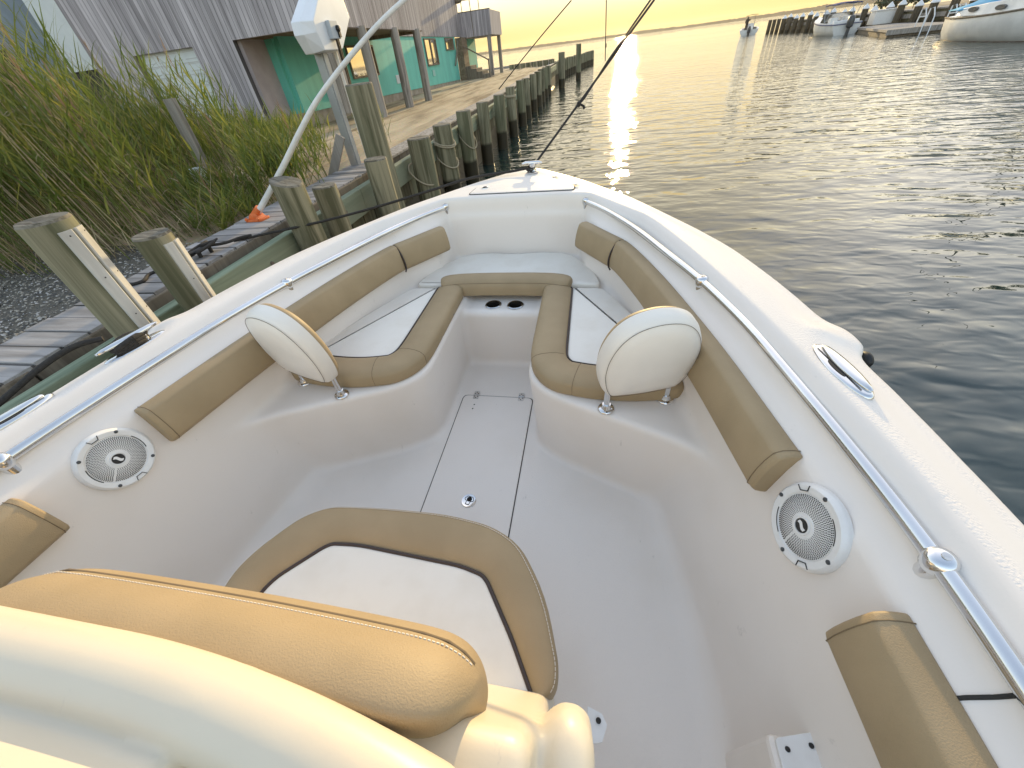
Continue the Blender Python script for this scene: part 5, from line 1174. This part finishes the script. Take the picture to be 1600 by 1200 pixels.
mb=MB(); mb.box((-.45,2.2,.3),(.45,2.9,1.25)); obj('console',P4(mb),'plastic',b3,bevel=.05)
mb=MB()
for x in(-.5,.5):
    for y in(2.1,2.95): mb.tube([(x,y,.3),(x*.95,y,2.12)],.025,5)
tf=obj('top_frame',P4(mb),'outboard',b3); mb=MB(); mb.sweep([[(-.78,y,2.08),(-.4,y,2.18),(0,y,2.22),(.4,y,2.20),(.78,y,2.16),(.78,y,2.22),(0,y,2.28),(-.78,y,2.14)] for y in (1.6,2.5,3.4)]); obj('hard_top',P4(mb),'trim',b3)
mb=MB(); mb.sweep([[(.02+a*.22,-.3+c*.28,z) for a,c in [(math.cos(t)*k,math.sin(t)*k) for t in np.linspace(0,2*math.pi,12,endpoint=False)]] for z,k in ((-.3,.45),(.2,.6),(.3,1.),(.75,1.05),(1.0,.6))]); obj('outboard',P4(mb),'outboard',b3,smooth=50)
mb=MB(); 
for x in(-1.05,1.05): mb.tube([(x,4.2,.75),(x*1.02,4.6,1.15),(x*.75,5.6,1.25),(0,6.4,1.25)],.025,5)
obj('bow_rail',P4(mb),'alu',b3)
def person(P,label):
    root=thing('person',label,'person',tuple(L2+Vector((.05,1.9,.55))))
    v=[(0,0,1.0),(0,.02,1.25),(0,.05,1.48),(.01,.07,1.58),(.02,.10,1.70),(.02,.11,1.80),(-.10,0,.95),(-.11,.04,.52),(-.11,0,.12),(-.11,.12,.06),(.10,0,.95),(.11,.04,.52),(.11,0,.12),(.11,.12,.06),(-.19,.05,1.46),(-.25,.08,1.2),(-.2,.28,1.08),(.19,.06,1.46),(.30,.22,1.32),(.34,.42,1.48),(-.18,.36,1.09),(.35,.48,1.53)]
    e=[(0,1),(1,2),(2,3),(3,4),(4,5),(0,6),(6,7),(7,8),(8,9),(0,10),(10,11),(11,12),(12,13),(2,14),(14,15),(15,16),(16,20),(2,17),(17,18),(18,19),(19,21)]
    rad=[.15,.15,.16,.06,.105,.08,.10,.075,.055,.05,.10,.075,.055,.05,.075,.055,.042,.075,.055,.042,.035,.035]
    me=bpy.data.meshes.new('person_body'); m=Matrix.Rotation(RZ2,4,'Z'); me.from_pydata([tuple(m@Vector(q)) for q in v],e,[]); o=bpy.data.objects.new('body',me); COL.objects.link(o); o.parent=root; o.location=(-.05*0,0,-.28)
    sk=o.modifiers.new('skin','SKIN'); sk.use_smooth_shade=True
    for i,r in enumerate(rad): me.skin_vertices[0].data[i].radius=(r,r)
    me.skin_vertices[0].data[0].use_root=True
    su=o.modifiers.new('sub','SUBSURF'); su.levels=1; su.render_levels=1; me.materials.append(M['silh']); o['o']=tuple(root['o'])
    h=MB(); c=Vector(root['o'])+m@Vector((.02,.09,1.76))+Vector((0,0,-.28)); h.ball(c,.105,sz=(1,1,.75)); obj('hair',h,'outboard',root,smooth=60)
person(P4,'person in dark clothes standing at the helm of the small boat, one arm raised')
# the evening haze over the bay
hz=bpy.data.materials.new('evening_haze'); hz.use_nodes=True; nt=hz.node_tree; nt.nodes.remove(nt.nodes['Principled BSDF'])
pv=nn(nt,'ShaderNodeVolumePrincipled'); pv.inputs['Color'].default_value=(1.,.93,.80,1); pv.inputs['Density'].default_value=.00018; pv.inputs['Anisotropy'].default_value=.45
nt.links.new(pv.outputs[0],nt.nodes['Material Output'].inputs['Volume'])
mb=MB(); mb.box((-1700,-600,-2.2),(1700,1700,16)); hb=obj('haze',mb,hz); hb['kind']='stuff'; hb.display_type='WIRE'
#@@ENV_END

# ================================================================== SKY, SUN, CAMERA
AZ=R(3.2); EL=R(9.4)
w=bpy.data.worlds.new('World'); scene.world=w; w.use_nodes=True; nt=w.node_tree; bg=nt.nodes['Background']
sky=nn(nt,'ShaderNodeTexSky',sky_type='NISHITA'); sky.sun_disc=False; sky.sun_elevation=EL; sky.sun_rotation=AZ; sky.air_density=1.3; sky.dust_density=3.0; sky.ozone_density=1.; sky.altitude=0
# low sky: hazy evening yellow that never burns out; high sky: clear pale blue
tcw=nn(nt,'ShaderNodeTexCoord'); sxw=nn(nt,'ShaderNodeSeparateXYZ'); nt.links.new(tcw.outputs['Generated'],sxw.inputs[0])
def vm(op,a,b=None,sc=None):
    q=nn(nt,'ShaderNodeVectorMath',operation=op)
    for i,v in enumerate((a,b)):
        if v is None: continue
        if isinstance(v,tuple): q.inputs[i].default_value=v
        else: nt.links.new(v,q.inputs[i])
    if sc is not None: q.inputs['Scale'].default_value=sc
    return q.outputs[0]
mz=nn(nt,'ShaderNodeMapRange',interpolation_type='SMOOTHSTEP'); mz.inputs[1].default_value=.012; mz.inputs[2].default_value=.10; nt.links.new(sxw.outputs['Z'],mz.inputs[0])
# the yellow reaches higher around the sun
dt=nn(nt,'ShaderNodeVectorMath',operation='DOT_PRODUCT'); nt.links.new(tcw.outputs['Generated'],dt.inputs[0]); dt.inputs[1].default_value=(math.sin(AZ)*math.cos(EL),math.cos(AZ)*math.cos(EL),math.sin(EL))
nf=nn(nt,'ShaderNodeMapRange',interpolation_type='SMOOTHSTEP'); nf.inputs[1].default_value=.84; nf.inputs[2].default_value=.99; nf.inputs[3].default_value=1.; nf.inputs[4].default_value=.22; nt.links.new(dt.outputs['Value'],nf.inputs[0])
mzz=nn(nt,'ShaderNodeMath',operation='MULTIPLY'); nt.links.new(mz.outputs[0],mzz.inputs[0]); nt.links.new(nf.outputs[0],mzz.inputs[1])
def mixc(a,b):
    q=nn(nt,'ShaderNodeMix',data_type='RGBA'); q.inputs[6].default_value=(*a,1); q.inputs[7].default_value=(*b,1); nt.links.new(mzz.outputs[0],q.inputs[0]); return q.outputs[2]
lit=vm('MULTIPLY',sky.outputs[0],mixc((2.2,1.95,1.8),(3.5,3.2,3.28)))
air=vm('DIVIDE',lit,vm('ADD',vm('DIVIDE',lit,mixc((4.5,3.5,1.62),(15.,15.6,16.4))),(1,1,1)))
nt.links.new(air,bg.inputs['Color']); bg.inputs['Strength'].default_value=.12
ld=bpy.data.lights.new('sun','SUN'); ld.energy=2.0; ld.angle=R(.6); ld.color=(1.,.74,.36); lo=bpy.data.objects.new('sun',ld); COL.objects.link(lo)
d=Vector((math.sin(AZ)*math.cos(EL),math.cos(AZ)*math.cos(EL),math.sin(EL))); lo.rotation_euler=d.to_track_quat('Z','Y').to_euler(); lo.location=(5,60,15)
Wm=np.array([[0.981645,0.162735,-0.099455],[0.033351,-0.65991,-0.750604],[-0.187781,0.73351,-0.653224]])
cam=bpy.data.cameras.new('camera'); cam.sensor_width=36; cam.lens=13.5; cam.clip_start=.02; cam.clip_end=9000
co=bpy.data.objects.new('camera',cam); COL.objects.link(co)
rx,dn,fw=Wm; co.matrix_world=Matrix(((rx[0],-dn[0],-fw[0],.525034),(rx[1],-dn[1],-fw[1],0),(rx[2],-dn[2],-fw[2],1.610484),(0,0,0,1)))
scene.camera=co
scene.render.resolution_x=1024; scene.render.resolution_y=768
scene.view_settings.view_transform='Standard'; scene.view_settings.look='None'; scene.view_settings.exposure=1.16; scene.view_settings.gamma=1
for o in list(bpy.data.objects):
    for k in ('o',):
        if k in o: del o[k]
for m in bpy.data.materials:
    for k in ('mix','map'):
        if k in m: del m[k]
